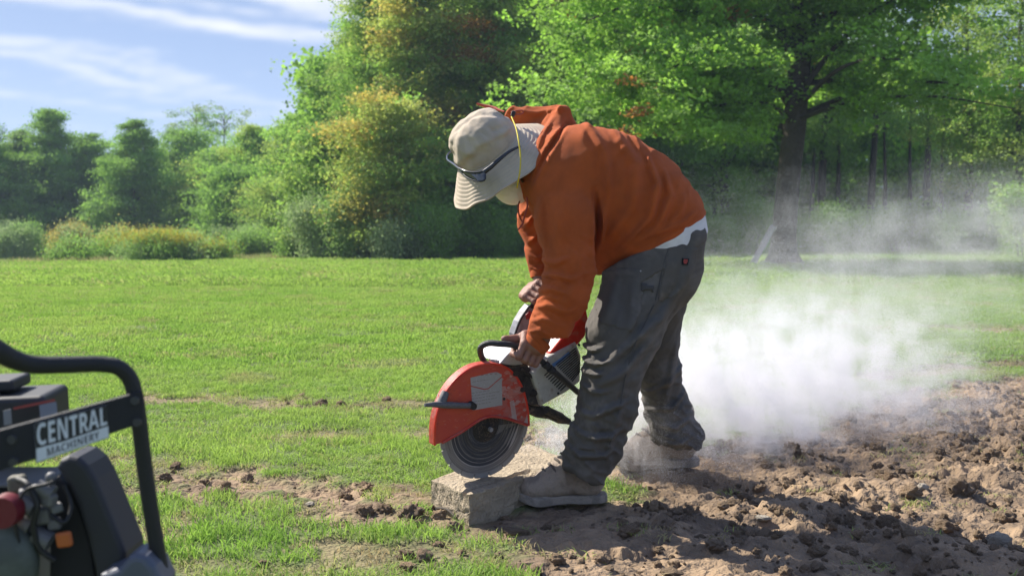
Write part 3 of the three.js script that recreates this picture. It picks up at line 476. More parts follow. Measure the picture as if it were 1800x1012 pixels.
  [[1507, 449, 30], [1640, 447, 30], [1700, 446, 26]].forEach(([qx, qy, wd], i) => { const Dd = 41, s = M(wd, Dd), xx = (qx - CX) / F * Dd, gg = rbox(s, 0.10, 0.35, 0.03); const e = part('pale_slab', gg, std(lin(0.62, 0.62, 0.62), 0.8, { map: T.soft }), scene); e.position.set(xx, gh(xx, -Dd) + 0.05, -Dd); tag(e, ['whitish flat slab on the far lawn nearest the maple trunk', 'whitish flat slab in the middle of the far lawn edge', 'whitish flat slab farthest from the maple on the far lawn'][i], 'slab'); });
}

// ================================================================ the stone and the cut-off saw
{
  const base = P(868, 885, 4.25); base.y = 0;
  const t = thing('stone_block', 'pale rough-split stone block under the saw blade, dusted white on top', 'stone', base);
  // corners of the top read off the photograph, height 0.125
  const H = 0.108, at = (px, py, y) => { const d = P(px, py, 1).sub(camera.position), k = (y - EYE) / d.y; return camera.position.clone().addScaledVector(d, k).sub(base); };
  const c0 = at(757, 841, H), c1 = at(826, 866, H), c2 = at(1012, 810, H), c3 = at(930, 778, H);
  const r = rng(5), N = 40, K = 10, L = 10, pos = [], ix = [], idx = new Map();
  // a closed lattice over the block, roughened more on the split sides than on the sawn-flat top
  const p3 = (u, v, w) => { const a = c0.clone().lerp(c3, u), b = c1.clone().lerp(c2, u), q = a.lerp(b, v); q.y = lerp(-0.06, H, w); const e = V(q.x, q.y, q.z), n = 0.0055, side = w > 0.999 ? 0.3 : 1;
    const bul = 1 + 0.0; q.x += n * side * (fbm(e.x * 9, e.y * 14, e.z * 9, 4) * 2) + (v < 0.5 ? 0 : 0.004 * n3(e.x * 40, e.y * 40, e.z * 40)); q.z += n * side * (fbm(e.x * 9 + 5, e.y * 14, e.z * 9, 4) * 2); q.y += w > 0.5 ? 0.008 * fbm(e.x * 7, 3, e.z * 7, 4) - 0.006 * sstep(Math.max(Math.abs(u - 0.5), Math.abs(v - 0.5)), 0.46, 0.5) : 0; if (w > 0.999 && v > 0.80 && v < 0.90 && u < 0.62) q.y -= 0.014; return q; };
  const vert = (i, j, k) => { const key = (i * 64 + j) * 64 + k; if (!idx.has(key)) { const q = p3(i / N, j / 24, k / K); idx.set(key, pos.length / 3); pos.push(q.x, q.y, q.z); } return idx.get(key); };
  const face = (f, A, B) => { for (let a = 0; a < A; a++) for (let b = 0; b < B; b++) { const q = [f(a, b), f(a + 1, b), f(a + 1, b + 1), f(a, b + 1)]; ix.push(q[0], q[1], q[2], q[0], q[2], q[3]); } };
  face((a, b) => vert(a, b, K), N, 24); face((a, b) => vert(0, a, b), 24, K); face((a, b) => vert(N, 24 - a, b), 24, K); face((a, b) => vert(a, 24, b), N, K); face((a, b) => vert(N - a, 0, b), N, K);
  let g = new THREE.BufferGeometry(); g.setAttribute('position', new THREE.BufferAttribute(new Float32Array(pos), 3)); g.setIndex(ix); g.computeVertexNormals();
  const uv = []; for (let i = 0; i < pos.length; i += 3) uv.push(pos[i] * 0.9 + pos[i + 2] * 0.5, pos[i + 1] + pos[i + 2] * 0.8); g.setAttribute('uv', new THREE.BufferAttribute(new Float32Array(uv), 2));
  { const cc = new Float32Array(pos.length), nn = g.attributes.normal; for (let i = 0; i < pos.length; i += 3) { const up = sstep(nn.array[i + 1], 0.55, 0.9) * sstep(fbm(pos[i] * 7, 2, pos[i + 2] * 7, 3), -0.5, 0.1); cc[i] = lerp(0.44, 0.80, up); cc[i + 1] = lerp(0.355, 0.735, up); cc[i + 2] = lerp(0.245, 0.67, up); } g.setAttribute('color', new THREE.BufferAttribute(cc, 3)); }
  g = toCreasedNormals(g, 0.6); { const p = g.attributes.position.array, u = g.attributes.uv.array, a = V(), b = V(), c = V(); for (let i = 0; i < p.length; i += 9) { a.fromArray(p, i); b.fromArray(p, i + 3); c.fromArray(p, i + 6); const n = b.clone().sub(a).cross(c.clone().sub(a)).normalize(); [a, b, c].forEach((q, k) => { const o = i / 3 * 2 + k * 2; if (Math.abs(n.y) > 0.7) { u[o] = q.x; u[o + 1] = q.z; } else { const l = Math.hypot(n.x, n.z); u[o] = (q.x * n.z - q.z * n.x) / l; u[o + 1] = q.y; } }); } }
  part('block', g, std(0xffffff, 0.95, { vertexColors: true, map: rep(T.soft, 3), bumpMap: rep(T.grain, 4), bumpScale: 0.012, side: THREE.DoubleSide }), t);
}
const sawTurn = new THREE.Euler(0.14, 0.63, 0, 'YXZ');
const sawHub = P(853, 750, 4.18);
const sawM = new THREE.Matrix4().compose(sawHub, new THREE.Quaternion().setFromEuler(sawTurn), V(1, 1, 1)), sawI = sawM.clone().invert();
// the point of the saw's own plane z that stands at a pixel of the photograph: only used to read its outlines off
function S(px, py, z) { const o = camera.position.clone().applyMatrix4(sawI), d = P(px, py, 1).applyMatrix4(sawI).sub(o), k = (z - o.z) / d.z; return o.addScaledVector(d, k); }
const S2 = (px, py, z) => { const p = S(px, py, z); return [p.x, p.y]; };
const saw = thing('cut_off_saw', 'red and grey petrol cut-off saw with its blade on the stone block', 'saw', V(sawHub.x, sawHub.y, sawHub.z));
saw.rotation.copy(sawTurn);
const paintTex = (base, wear, seed) => tex(256, (u, v) => { const a = tfbm(u + seed, v, 6, 5), b = tfbm(u, v + seed, 20, 4), k = sstep(a * 0.7 + 0.75 * b, 0.74, 0.98), s = 0.88 + 0.2 * b; return [0, 1, 2].map((i) => lerp(base[i] * s, wear[i], k * 0.8)); }, true);
const MAT = {
  red: std(0xffffff, 0.55, { map: rep(paintTex([0.70, 0.19, 0.13], [0.58, 0.45, 0.41], 0.2), 2.2) }),
  redClean: std(0xffffff, 0.4, { map: rep(paintTex([0.82, 0.17, 0.08], [0.70, 0.40, 0.34], 0.6), 2) }),
  grey: std(0xffffff, 0.5, { map: rep(paintTex([0.70, 0.695, 0.675], [0.52, 0.47, 0.42], 0.35), 2.4) }),
  pale: std(0xffffff, 0.5, { map: rep(paintTex([0.66, 0.655, 0.68], [0.54, 0.51, 0.49], 0.8), 2.4) }),
  black: std(lin(0.022, 0.022, 0.026), 0.42, { bumpMap: rep(T.grain, 4), bumpScale: 0.002 }),
  rubber: std(lin(0.03, 0.03, 0.033), 0.75),
  steel: std(lin(0.42, 0.42, 0.44), 0.42, { metalness: 0.7 }),
  dirty: std(0xffffff, 0.85, { map: rep(paintTex([0.24, 0.22, 0.21], [0.45, 0.38, 0.32], 0.5), 3), bumpMap: rep(T.grain, 5), bumpScale: 0.006 }),
};
{
  // the blade: a thin steel disc with a rim of segments, dark worn rings and a hub flange
  const R = 0.199;
  const bladeTex = (() => { const c = document.createElement('canvas'); c.width = c.height = 512; const x = c.getContext('2d'); x.fillStyle = '#6c6865'; x.fillRect(0, 0, 512, 512); const ring = (r0, r1, s) => { x.beginPath(); x.arc(256, 256, r1 * 256, 0, 7); x.arc(256, 256, r0 * 256, 0, 7, true); x.fillStyle = s; x.fill(); };
    ring(0.80, 1.0, '#7b7571'); ring(0.30, 0.80, '#3b3b40'); ring(0.42, 0.50, '#45423f'); ring(0.62, 0.65, '#6a6663'); ring(0.705, 0.72, '#86817e'); ring(0.78, 0.80, '#a09a96'); ring(0.54, 0.56, '#55524f'); ring(0, 0.3, '#4f4c4a');
    const r = rng(91); for (let i = 0; i < 700; i++) { const a = r() * 6.28, q = (0.2 + 0.8 * r()) * 256, l = 0.2 + 0.8 * r(); x.beginPath(); x.arc(256, 256, q, a, a + l); x.strokeStyle = r() < 0.5 ? 'rgba(190,180,172,0.22)' : 'rgba(25,25,28,0.22)'; x.lineWidth = 0.6 + 1.6 * r(); x.stroke(); }
    const t = new THREE.CanvasTexture(c); t.colorSpace = THREE.SRGBColorSpace; return t; })();
  const disc = new THREE.CylinderGeometry(R, R, 0.004, 96, 1); disc.rotateX(Math.PI / 2);
  const dp = disc.attributes.position, du = disc.attributes.uv; for (let i = 0; i < dp.count; i++) du.setXY(i, 0.5 + dp.getX(i) / R / 2, 0.5 + dp.getY(i) / R / 2);
  const blade = part('blade', disc, std(0xffffff, 0.62, { map: bladeTex, metalness: 0.08 }), saw);
  const segs = []; for (let k = 0; k < 18; k++) { const a = k / 18 * 6.28318, s = new THREE.Shape(); s.absarc(0, 0, R + 0.005, a + 0.015, a + 0.33, false); s.absarc(0, 0, R - 0.013, a + 0.33, a + 0.015, true); const g = new THREE.ExtrudeGeometry(s, { depth: 0.0058, bevelEnabled: false, curveSegments: 5 }); g.translate(0, 0, -0.0029); part('segment', g, std(lin(0.27, 0.255, 0.24), 0.8), blade); }
  const fl = new THREE.LatheGeometry([[0, 0.030], [0.012, 0.030], [0.014, 0.026], [0.016, 0.014], [0.040, 0.012], [0.058, 0.006], [0.060, 0.0]].map(([a, b]) => new THREE.Vector2(a, b)), 36); fl.rotateX(Math.PI / 2); part('flange', fl, MAT.dirty, saw);
  const nut = new THREE.CylinderGeometry(0.009, 0.010, 0.012, 6); nut.rotateX(Math.PI / 2); nut.translate(0, 0, 0.036); part('bolt', nut, MAT.steel, saw);
  // the guard
  const gz = 0.034, arc = [[763, 783], [763, 757], [766, 733], [772, 712], [781, 692], [794, 673], [809, 658], [827, 646], [845, 640], [864, 638], [882, 641], [897, 649], [909, 662], [919, 680], [925, 700], [929, 722], [931, 748]], low = [[908, 742], [884, 735], [862, 733], [847, 737], [830, 747], [811, 760], [793, 770], [777, 779]];
  const smooth = (l, n) => new THREE.CatmullRomCurve3(l.map(([a, b]) => V(a, b, 0))).getPoints(n).map((p) => [p.x, p.y]), out = [...smooth(arc, 60), ...smooth(low, 36)].map(([a, b]) => S2(a, b, gz));
  const gTex = (() => { const c = document.createElement('canvas'); c.width = 768; c.height = 544; const x = c.getContext('2d'), r = rng(33); x.fillStyle = '#b3402f'; x.fillRect(0, 0, 768, 544);
    const blot = (n, x0, x1, y0, y1, s0, s1, cols, al) => { for (let i = 0; i < n; i++) { x.globalAlpha = al * (0.4 + 0.6 * r()); x.fillStyle = cols[Math.floor(r() * cols.length)]; const bx = lerp(x0, x1, r()), by = lerp(y0, y1, r()), s = lerp(s0, s1, r() * r()); x.beginPath(); for (let k = 0; k <= 12; k++) { const a = k / 12 * 6.283, q = s * (0.5 + 0.8 * r()); x.lineTo(bx + Math.cos(a) * q * 1.6, by + Math.sin(a) * q); } x.fill(); } x.globalAlpha = 1; };
    blot(70, 0, 330, 60, 420, 10, 60, ['#bd4c2c', '#c2522a', '#b0452c'], 0.35); blot(110, 470, 768, 60, 470, 6, 46, ['#a98880', '#9c7068', '#b59a92', '#a85a50'], 0.85); blot(120, 0, 768, 0, 544, 2, 12, ['#b89a90', '#8e3a30', '#a77', '#6f2c26'], 0.35); blot(40, 0, 768, 380, 544, 4, 26, ['#a5564b', '#b78c82'], 0.4);
    x.strokeStyle = '#a79c98'; x.lineWidth = 34; x.globalAlpha = 0.75; x.beginPath(); x.moveTo(610, 430); x.lineTo(560, 250); x.moveTo(640, 440); x.quadraticCurveTo(700, 420, 712, 300); x.stroke(); x.globalAlpha = 0.5; x.lineWidth = 1.5; x.strokeStyle = '#d0b8b0'; for (let i = 0; i < 90; i++) { const a = 768 * r(), b = 544 * r(); x.beginPath(); x.moveTo(a, b); x.lineTo(a + 60 * (r() - 0.5), b + 34 * (r() - 0.5)); x.stroke(); } x.globalAlpha = 1;
    const t = new THREE.CanvasTexture(c); t.colorSpace = THREE.SRGBColorSpace; t.wrapS = t.wrapT = THREE.RepeatWrapping; t.repeat.set(1 / 0.48, 1 / 0.34); t.offset.set(0.26 / 0.48, 0.08 / 0.34); return t; })();
  part('guard', plate(out, -0.006, gz, 0.006), std(0xffffff, 0.6, { map: gTex, bumpMap: rep(T.grain, 5), bumpScale: 0.001 }), saw);
  part('guard_lip', tube([...low].reverse().map(([a, b]) => S(a, b, gz).add(V(0, 0.003, 0.001))).concat([S(928, 747, gz)]), () => 0.006, 50, 8), MAT.red, saw);
  part('guard_rim', tube(arc.map(([a, b]) => { const p = S(a, b, gz); return V(p.x * 0.985, p.y * 0.985, gz - 0.001); }), () => 0.0048, 60, 8), MAT.redClean, saw);
  // the worn decal: a pale sheet with lines of print and a red chevron
  const dec = (() => { const c = document.createElement('canvas'); c.width = 256; c.height = 288; const x = c.getContext('2d'); x.fillStyle = '#9a9592'; x.fillRect(0, 0, 256, 288); const r = rng(17);
    x.fillStyle = 'rgba(120,60,52,.75)'; for (let i = 0; i < 5; i++) x.fillRect(40 + i * 34, 14, 20, 5);
    x.fillStyle = 'rgba(125,118,114,.8)'; for (const [yy, n] of [[60, 7], [150, 5], [172, 8], [196, 7], [220, 8], [246, 6]]) for (let i = 0, xx = 18; i < n; i++) { const w = 10 + 20 * r(); if (yy > 100 || xx < 120) x.fillRect(xx, yy - (xx * 0.06), w, 6); xx += w + 7; }
    x.strokeStyle = '#9c4038'; x.lineWidth = 8; x.beginPath(); x.moveTo(2, 92); x.lineTo(110, 132); x.lineTo(140, 128); x.lineTo(252, 30); x.stroke();
    x.fillStyle = 'rgba(170,70,60,.55)'; x.fillRect(0, 0, 256, 7);
    for (let i = 0; i < 240; i++) { x.fillStyle = r() < 0.5 ? 'rgba(205,200,196,.5)' : 'rgba(140,122,114,.4)'; x.fillRect(r() * 256, r() * 288, 2 + 9 * r(), 1 + 2 * r()); }
    const t = new THREE.CanvasTexture(c); t.colorSpace = THREE.SRGBColorSpace; return t; })();
  const dz = gz + 0.0014, dq = [[827, 664], [872, 653], [882, 658], [883, 712], [831, 721]].map(([a, b]) => S2(a, b, dz)), ds = new THREE.Shape(dq.map(([a, b]) => new THREE.Vector2(a, b))), dg = new THREE.ExtrudeGeometry(ds, { depth: 0.0014, bevelEnabled: false }); dg.translate(0, 0, dz - 0.0014);
  { const xs = dq.map((q) => q[0]), ys = dq.map((q) => q[1]), x0 = Math.min(...xs), x1 = Math.max(...xs), y0 = Math.min(...ys), y1 = Math.max(...ys), pp = dg.attributes.position, uu = dg.attributes.uv; for (let i = 0; i < pp.count; i++) uu.setXY(i, (pp.getX(i) - x0) / (x1 - x0), (pp.getY(i) - y0) / (y1 - y0)); }
  part('decal', dg, std(0xffffff, 0.6, { map: dec }), saw, 'worn pale decal with print and a red chevron');
  // guard lever, its boss and knob
  part('lever', [tube([S(746, 712, 0.055), S(763, 711, 0.058), S(790, 712, 0.056), S(826, 713, 0.050)], (f) => 0.004 + 0.0115 * Math.sin(Math.min(1, 0.12 + f * 1.6) * 1.5708) - 0.005 * f, 24, 12), tube([S(775, 712, 0.05), S(779, 700, 0.045), S(783, 690, 0.036)], (f) => 0.017 - 0.003 * f, 8, 12)], std(lin(0.115, 0.113, 0.118), 0.75, { map: rep(T.dust, 4) }), saw);
  const boss = new THREE.CylinderGeometry(0.013, 0.015, 0.026, 20); boss.rotateX(Math.PI / 2); boss.translate(...S(830, 713, 0.05).toArray()); part('lever_bolt', boss, MAT.dirty, saw);
  const hole = new THREE.CylinderGeometry(0.0055, 0.0055, 0.004, 16); hole.rotateX(Math.PI / 2); hole.translate(...S(886, 701, gz + 0.001).toArray()); part('bolt', hole, MAT.rubber, saw);
  // drive arm between guard and engine
  part('drive_arm', [plate([[893, 646], [925, 640], [948, 660], [958, 700], [952, 716], [930, 712], [912, 672]].map(([a, b]) => S2(a, b, 0.03)), -0.03, 0.026, 0.008), ...[[905, 655], [922, 665], [938, 690], [918, 684]].map(([a, b], i) => { const g = new THREE.CylinderGeometry(0.012 - 0.002 * (i % 2), 0.014, 0.02, 12); g.rotateX(Math.PI / 2); g.translate(...S(a, b, 0.032).toArray()); return g; }), bar(S(915, 648, 0.03), S(944, 668, 0.036), 0.007)], MAT.dirty, saw);
  // engine: starter cover with its slots, red top cover, tank, muffler
  const cov = [[936, 657], [966, 627], [1014, 602], [1023, 626], [1021, 671], [998, 689], [953, 714], [948, 697]], cz = 0.05;
  const cover = part('starter_cover', plate(cov.map(([a, b]) => S2(a, b, cz)), -0.02, cz, 0.012), MAT.grey, saw);
  const slot = (a, b) => bar(S(a[0], a[1], cz + 0.001), S(b[0], b[1], cz + 0.001), 0.0024);
  for (let k = 0; k < 12; k++) { const f = k / 11; part('vent_slot', slot([977 + 29 * f, 641 + 29 * f], [1012 + 8 * Math.min(1, f * 1.6), 612 + 40 * f]), MAT.rubber, cover); }
  for (let k = 0; k < 9; k++) { const f = k / 8; part('vent_slot', slot([957 + 28 * f, 660 + 27 * f], [968 + 27 * f, 650 + 27 * f]), MAT.rubber, cover); }
  part('cover_stripe', plate([[970, 640], [985, 630], [1000, 618], [1003, 622], [985, 637], [974, 645]].map(([a, b]) => S2(a, b, cz + 0.001)), cz - 0.002, cz + 0.0012, 0.0004), std(lin(0.10, 0.22, 0.50), 0.5), cover, 'blue printed stripe');
  for (const [a, b] of [[981, 691], [1018, 606]]) { const g = new THREE.CylinderGeometry(0.005, 0.005, 0.006, 10); g.rotateX(Math.PI / 2); g.translate(...S(a, b, cz).toArray()); part('screw', g, MAT.rubber, cover); }
  part('top_cover', plate([[954, 646], [968, 618], [985, 597], [1005, 575], [1022, 545], [1030, 541], [1034, 560], [1029, 590], [1016, 606], [985, 620], [966, 634]].map(([a, b]) => S2(a, b, 0.03)), -0.17, 0.036, 0.012), MAT.redClean, saw);
  part('cowl', plate([[879, 639], [890, 626], [905, 612], [925, 618], [919, 641], [902, 643]].map(([a, b]) => S2(a, b, 0.03)), -0.12, 0.03, 0.006), MAT.pale, saw);
  part('engine_block', plate([[900, 640], [960, 630], [1010, 620], [1018, 668], [955, 705], [925, 690]].map(([a, b]) => S2(a, b, -0.02)), -0.16, -0.016, 0.01), MAT.dirty, saw);
  part('muffler', [plate([[929, 712], [952, 716], [975, 722], [992, 727], [1003, 738], [1000, 747], [985, 746], [968, 738], [945, 735], [931, 728]].map(([a, b]) => S2(a, b, 0)), -0.10, 0.0, 0.012), bar(S(960, 720, 0.01), S(1000, 741, 0.0), 0.017, 0.013)], MAT.dirty, saw);
  // rear handle with its trigger, far side of the engine
  const hz = -0.06;
  part('rear_handle', [plate([[906, 588], [914, 566], [924, 549], [934, 537], [943, 541], [944, 556], [936, 570], [932, 586], [940, 610], [910, 618]].map(([a, b]) => S2(a, b, hz + 0.025)), hz - 0.025, hz + 0.025, 0.010), tube([S(936, 545, hz), S(944, 528, hz), S(955, 512, hz), S(975, 506, hz), S(1000, 520, hz), S(1018, 550, hz)], () => 0.017, 24, 12)], std(lin(0.27, 0.27, 0.30), 0.55, { map: rep(T.dust, 4) }), saw); part('handle_trim', tube([S(905, 588, hz + 0.03), S(913, 566, hz + 0.03), S(923, 549, hz + 0.03), S(934, 536, hz + 0.03), S(944, 538, hz + 0.03)], () => 0.0045, 24, 8), MAT.rubber, saw);
  part('trigger', plate([[924, 553], [931, 546], [936, 549], [930, 561], [925, 561]].map(([a, b]) => S2(a, b, hz + 0.027)), hz + 0.01, hz + 0.031, 0.003), std(lin(0.30, 0.03, 0.03), 0.5), saw);
  part('trigger_strap', tube([S(932, 540, hz + 0.02), S(940, 540, hz + 0.028), S(945, 552, hz + 0.028), S(938, 572, hz + 0.024)], () => 0.006, 14, 8), MAT.rubber, saw);
  const eye = new THREE.CylinderGeometry(0.007, 0.007, 0.006, 14); eye.rotateX(Math.PI / 2); eye.translate(...S(917, 584, hz + 0.026).toArray()); part('bolt', eye, MAT.rubber, saw);
  // front handle bar
  part('front_handle', tube([S(852, 637, -0.02), S(845, 622, 0.0), S(846, 609, 0.02), S(858, 603, 0.04), S(878, 604, 0.07), S(900, 606, 0.09), S(928, 618, 0.10), S(955, 637, 0.10), S(990, 667, 0.09), S(1030, 698, 0.06), S(1045, 690, -0.02)], () => 0.0118, 70, 14), MAT.black, saw);
  for (const k of [0, 1]) part('handle_clip', bar(S(956 + 10 * k, 638 + 9 * k, 0.105), S(962 + 10 * k, 643 + 9 * k, 0.105), 0.0155), MAT.rubber, saw);
  { const pts = []; for (let i = 0; i <= 90; i++) { const f = i / 90, c = S(861, 634, 0.0).lerp(S(880, 637, 0.01), f), a = f * 6.283 * 8; pts.push(c.add(V(0, Math.sin(a) * 0.0085, Math.cos(a) * 0.0085))); } part('spring', tube(pts, () => 0.0022, 180, 6), MAT.steel, saw); }
}

// ================================================================ the worker
const feet = V(0.38, 0, -4.4);
const person = thing('person', 'worker in orange hoodie, sun hat and grey work trousers bending over the saw', 'person', feet);
const local = (g) => { g.translate(-feet.x, -feet.y, -feet.z); return g; };

const fabric = (color, bumpScale, o = {}) => new THREE.MeshPhysicalMaterial({ color, roughness: 0.95, map: rep(T.soft, 3.1), bumpMap: rep(T.weave, 12), bumpScale, sheen: 0.25, sheenColor: color.clone().multiplyScalar(1.2), sheenRoughness: 0.7, side: THREE.DoubleSide, ...o });
const hoodieMat = fabric(lin(0.455, 0.090, 0.012), 0.0010), trouserMat = fabric(lin(0.185, 0.168, 0.150), 0.0008, { map: rep(tex(512, (u, v) => 0.43 + 0.10 * tfbm(u, v, 30, 4) + 0.24 * sstep(tfbm(u, v, 6, 5) + 0.18 * tn(u, v, 60), 0.54, 0.88)), 1.3), sheen: 0.1 });
const skinMat = std(lin(0.235, 0.112, 0.078), 0.6, { bumpMap: rep(T.grain, 9), bumpScale: 0.0015 });
// fold: a soft ridge along a line given in the photograph's pixels at a depth
function fold(pts, d, width, amp, side = 0.16) { const q = pts.map(([a, b]) => P(a, b, d)); return { q, width, amp, side, z: q[0].z }; }
function folds(list) {
  for (const f of list) { f.x0 = Math.min(...f.q.map((p) => p.x)) - f.width * 3; f.x1 = Math.max(...f.q.map((p) => p.x)) + f.width * 3; f.y0 = Math.min(...f.q.map((p) => p.y)) - f.width * 3; f.y1 = Math.max(...f.q.map((p) => p.y)) + f.width * 3; }
  return (x, y, z) => { let s = 0; for (const f of list) {
    if (x < f.x0 || x > f.x1 || y < f.y0 || y > f.y1) continue; const dz = Math.abs(z - f.z); if (dz > f.side * 2) continue;
    let best = 1e9, tt = 0; for (let i = 0; i + 1 < f.q.length; i++) { const a = f.q[i], b = f.q[i + 1], dx = b.x - a.x, dy = b.y - a.y, t = clamp(((x - a.x) * dx + (y - a.y) * dy) / (dx * dx + dy * dy), 0, 1), e = Math.hypot(x - a.x - dx * t, y - a.y - dy * t); if (e < best) { best = e; tt = (i + t) / (f.q.length - 1); } }
    const w = f.width * (0.6 + 0.4 * Math.sin(3.1416 * tt)), e = best / w; if (e > 3) continue;
    s += f.amp * Math.sin(3.1416 * clamp(0.08 + 0.84 * tt, 0, 1)) * (Math.exp(-e * e) - 0.45 * Math.exp(-Math.pow((e - 1.5), 2) * 2)) * (dz < f.side ? 1 : 1 - (dz / f.side - 1));
  } return s; };
}
// ---------------------------------------------------------------- hoodie
const dT = 4.36, oz = (p, z) => V(p.x, p.y, p.z + z);
function hoodField(x, y, z) { return hoodParts(x, y, z); }
const torsoSpec = [[972, 306, 62], [1010, 309, 82], [1062, 335, 97], [1112, 372, 98], [1148, 412, 90], [1165, 440, 84]];
const torsoBones = []; for (const s of [-1, 1]) { const pts = torsoSpec.map(([a, b, r], i) => { const p = P(a, b, dT), off = [0.12, 0.105, 0.065, 0.045, 0.045, 0.05][i]; p.z += s * off; return [p, M(r, dT) * 0.985]; }); torsoBones.push(...chain(pts)); }
const bellyBone = bone(P(1010, 370, dT), M(72, dT), P(1080, 430, dT), M(62, dT));
const armN = [[P(985, 318, 4.18), M(60, 4.18)], [P(998, 395, 4.10), M(55, 4.1)], [P(1003, 470, 4.06), M(44, 4.06)], [P(992, 520, 4.05), M(43, 4.05)], [P(968, 572, 4.06), M(35, 4.06)], [P(947, 601, 4.08), M(24, 4.08)]];
const armF = [[P(962, 320, 4.56), M(52, 4.56)], [P(946, 390, 4.56), M(36, 4.56)], [P(951, 440, 4.53), M(27, 4.53)], [P(949, 478, 4.50), M(17, 4.50)]];
const hood = [bone(P(985, 201, 4.40), M(16, 4.4), P(903, 204, 4.44), M(17, 4.4)), bone(P(988, 203, 4.37), M(17, 4.37), P(968, 250, 4.25), M(19, 4.25)), bone(P(968, 250, 4.25), M(19, 4.25), P(944, 305, 4.21), M(17, 4.21)), bone(P(944, 305, 4.21), M(17, 4.21), P(932, 348, 4.23), M(13, 4.23)), bone(P(942, 224, 4.46), M(30, 4.46), P(985, 228, 4.42), M(32, 4.42)), bone(P(960, 250, 4.42), M(42, 4.42), P(930, 330, 4.44), M(24, 4.44)), bone(P(985, 215, 4.38), M(22, 4.38), P(958, 262, 4.38), M(36, 4.38)), bone(P(994, 193, 4.36), M(8, 4.36), P(985, 190, 4.32), M(7, 4.3))];
const torsoF = blend(torsoBones, 0.07), armNF = blend(chain(armN), 0.03), armFF = blend(chain(armF), 0.03), hoodF = blend(hood, 0.022);
const hemA = P(1229, 386, dT), hemB = P(1040, 497, dT), hemN = V(hemA.y - hemB.y, -(hemA.x - hemB.x), 0).normalize(); if (hemN.x < 0) hemN.multiplyScalar(-1);
const hemD = hemN.dot(hemA), hemSide = (x, y) => x * hemN.x + y * hemN.y - hemD;
const hoodieFolds = folds([
  fold([[1030, 212], [1058, 270], [1066, 340], [1052, 412]], 4.2, 0.020, 0.012, 0.3), fold([[1080, 232], [1112, 290], [1108, 360], [1062, 430]], 4.2, 0.026, 0.016, 0.3), fold([[1135, 275], [1150, 325], [1136, 385], [1085, 440]], 4.2, 0.017, 0.013, 0.3), fold([[1165, 300], [1174, 345], [1150, 400], [1105, 430]], 4.2, 0.016, 0.011, 0.3), fold([[1200, 345], [1190, 378], [1150, 412]], 4.2, 0.014, 0.010, 0.3), fold([[1221, 372], [1195, 392], [1140, 414]], 4.2, 0.012, 0.012, 0.3),
  fold([[1046, 330], [1052, 400], [1048, 470]], 4.05, 0.014, -0.018, 0.2), fold([[950, 350], [948, 385], [958, 430]], 4.05, 0.014, 0.010), fold([[968, 345], [985, 400], [985, 450]], 4.0, 0.02, 0.008),
  fold([[952, 458], [975, 462], [1000, 452]], 4.0, 0.012, 0.012), fold([[948, 486], [972, 482], [1002, 490], [1030, 480]], 4.0, 0.012, 0.012), fold([[945, 512], [968, 506], [1000, 516]], 4.0, 0.011, 0.010), fold([[940, 541], [962, 535], [995, 548], [1015, 540]], 4.0, 0.012, 0.012), fold([[934, 565], [955, 560], [985, 572]], 4.0, 0.010, 0.009), fold([[929, 585], [948, 580], [972, 594]], 4.0, 0.008, 0.007), fold([[1028, 430], [1010, 500], [985, 550]], 4.0, 0.016, 0.007),
  fold([[908, 375], [925, 395], [935, 380]], 4.5, 0.012, 0.010, 0.2), fold([[915, 405], [930, 425], [948, 410]], 4.5, 0.012, 0.012, 0.2), fold([[928, 445], [945, 455], [960, 445]], 4.5, 0.010, 0.010, 0.2), fold([[932, 468], [945, 474], [962, 468]], 4.5, 0.008, 0.008, 0.2),
  fold([[1000, 210], [962, 268], [938, 318]], 4.15, 0.010, -0.014, 0.2), fold([[975, 200], [950, 240], [942, 270]], 4.2, 0.012, 0.009, 0.2), fold([[905, 192], [940, 200], [975, 192]], 4.4, 0.01, 0.006, 0.2),
]);
function hoodParts(x, y, z) {
  let t = smin(torsoF(x, y, z), bellyBone(x, y, z), 0.08);
  const hs = hemSide(x, y); t = smax(t, hs, 0.025);
  if (hs > -0.05 && hs < 0.01) t += 0.006 * Math.exp(-Math.pow((hs + 0.034) / 0.007, 2));                    // the ribbed band at the hem
  t = smin(t, hoodF(x, y, z), 0.016);
  t = smin(t, armFF(x, y, z), 0.05); t = smin(t, armNF(x, y, z), 0.035);
  if (t > 0.06 || t < -0.06) return t;
  const q = x * 0.83 - y * 0.56, w = x * 0.56 + y * 0.83, rg = 1 - Math.abs(n3(q * 8 + 0.3 * n3(x * 3, y * 3, z * 3), w * 1.8, z * 2.5)), rs = 1 - Math.abs(n3(q * 5, w * 22, z * 8 + 3)), sleeve = sstep(armNF(x, y, z), 0.02, -0.01) * sstep(y, 1.12, 1.0);
  return t - 1.35 * hoodieFolds(x, y, z) - 0.008 * rg * rg * rg * (1 - sleeve) * sstep(hemSide(x, y), -0.02, -0.12) - 0.010 * rs * rs * rs * sleeve - 0.003 * n3(x * 7, y * 7, z * 7) - 0.0008 * n3(x * 22, y * 22, z * 22) + 0.004;
}
const hoodieGeo = nets(hoodField, V(-0.12, 0.66, -4.98), V(0.80, 1.60, -3.84), 0.0075);
part('hoodie', local(hoodieGeo.clone()), hoodieMat, person);
part('cuff', local(tube([P(953, 592, 4.08), P(944, 602, 4.08), P(936, 611, 4.08)], (f) => M(24 - 2 * f, 4.08) * Math.pow(1 - Math.pow(Math.abs(2 * f - 1), 5), 0.4) + 0.002, 18, 40)), hoodieMat, person);
part('cuff', local(tube([P(948, 474, 4.5), P(947.5, 482, 4.495), P(947, 490, 4.49)], (f) => M(15, 4.5) * Math.pow(1 - Math.pow(Math.abs(2 * f - 1), 5), 0.4) + 0.002, 12, 30)), hoodieMat, person);
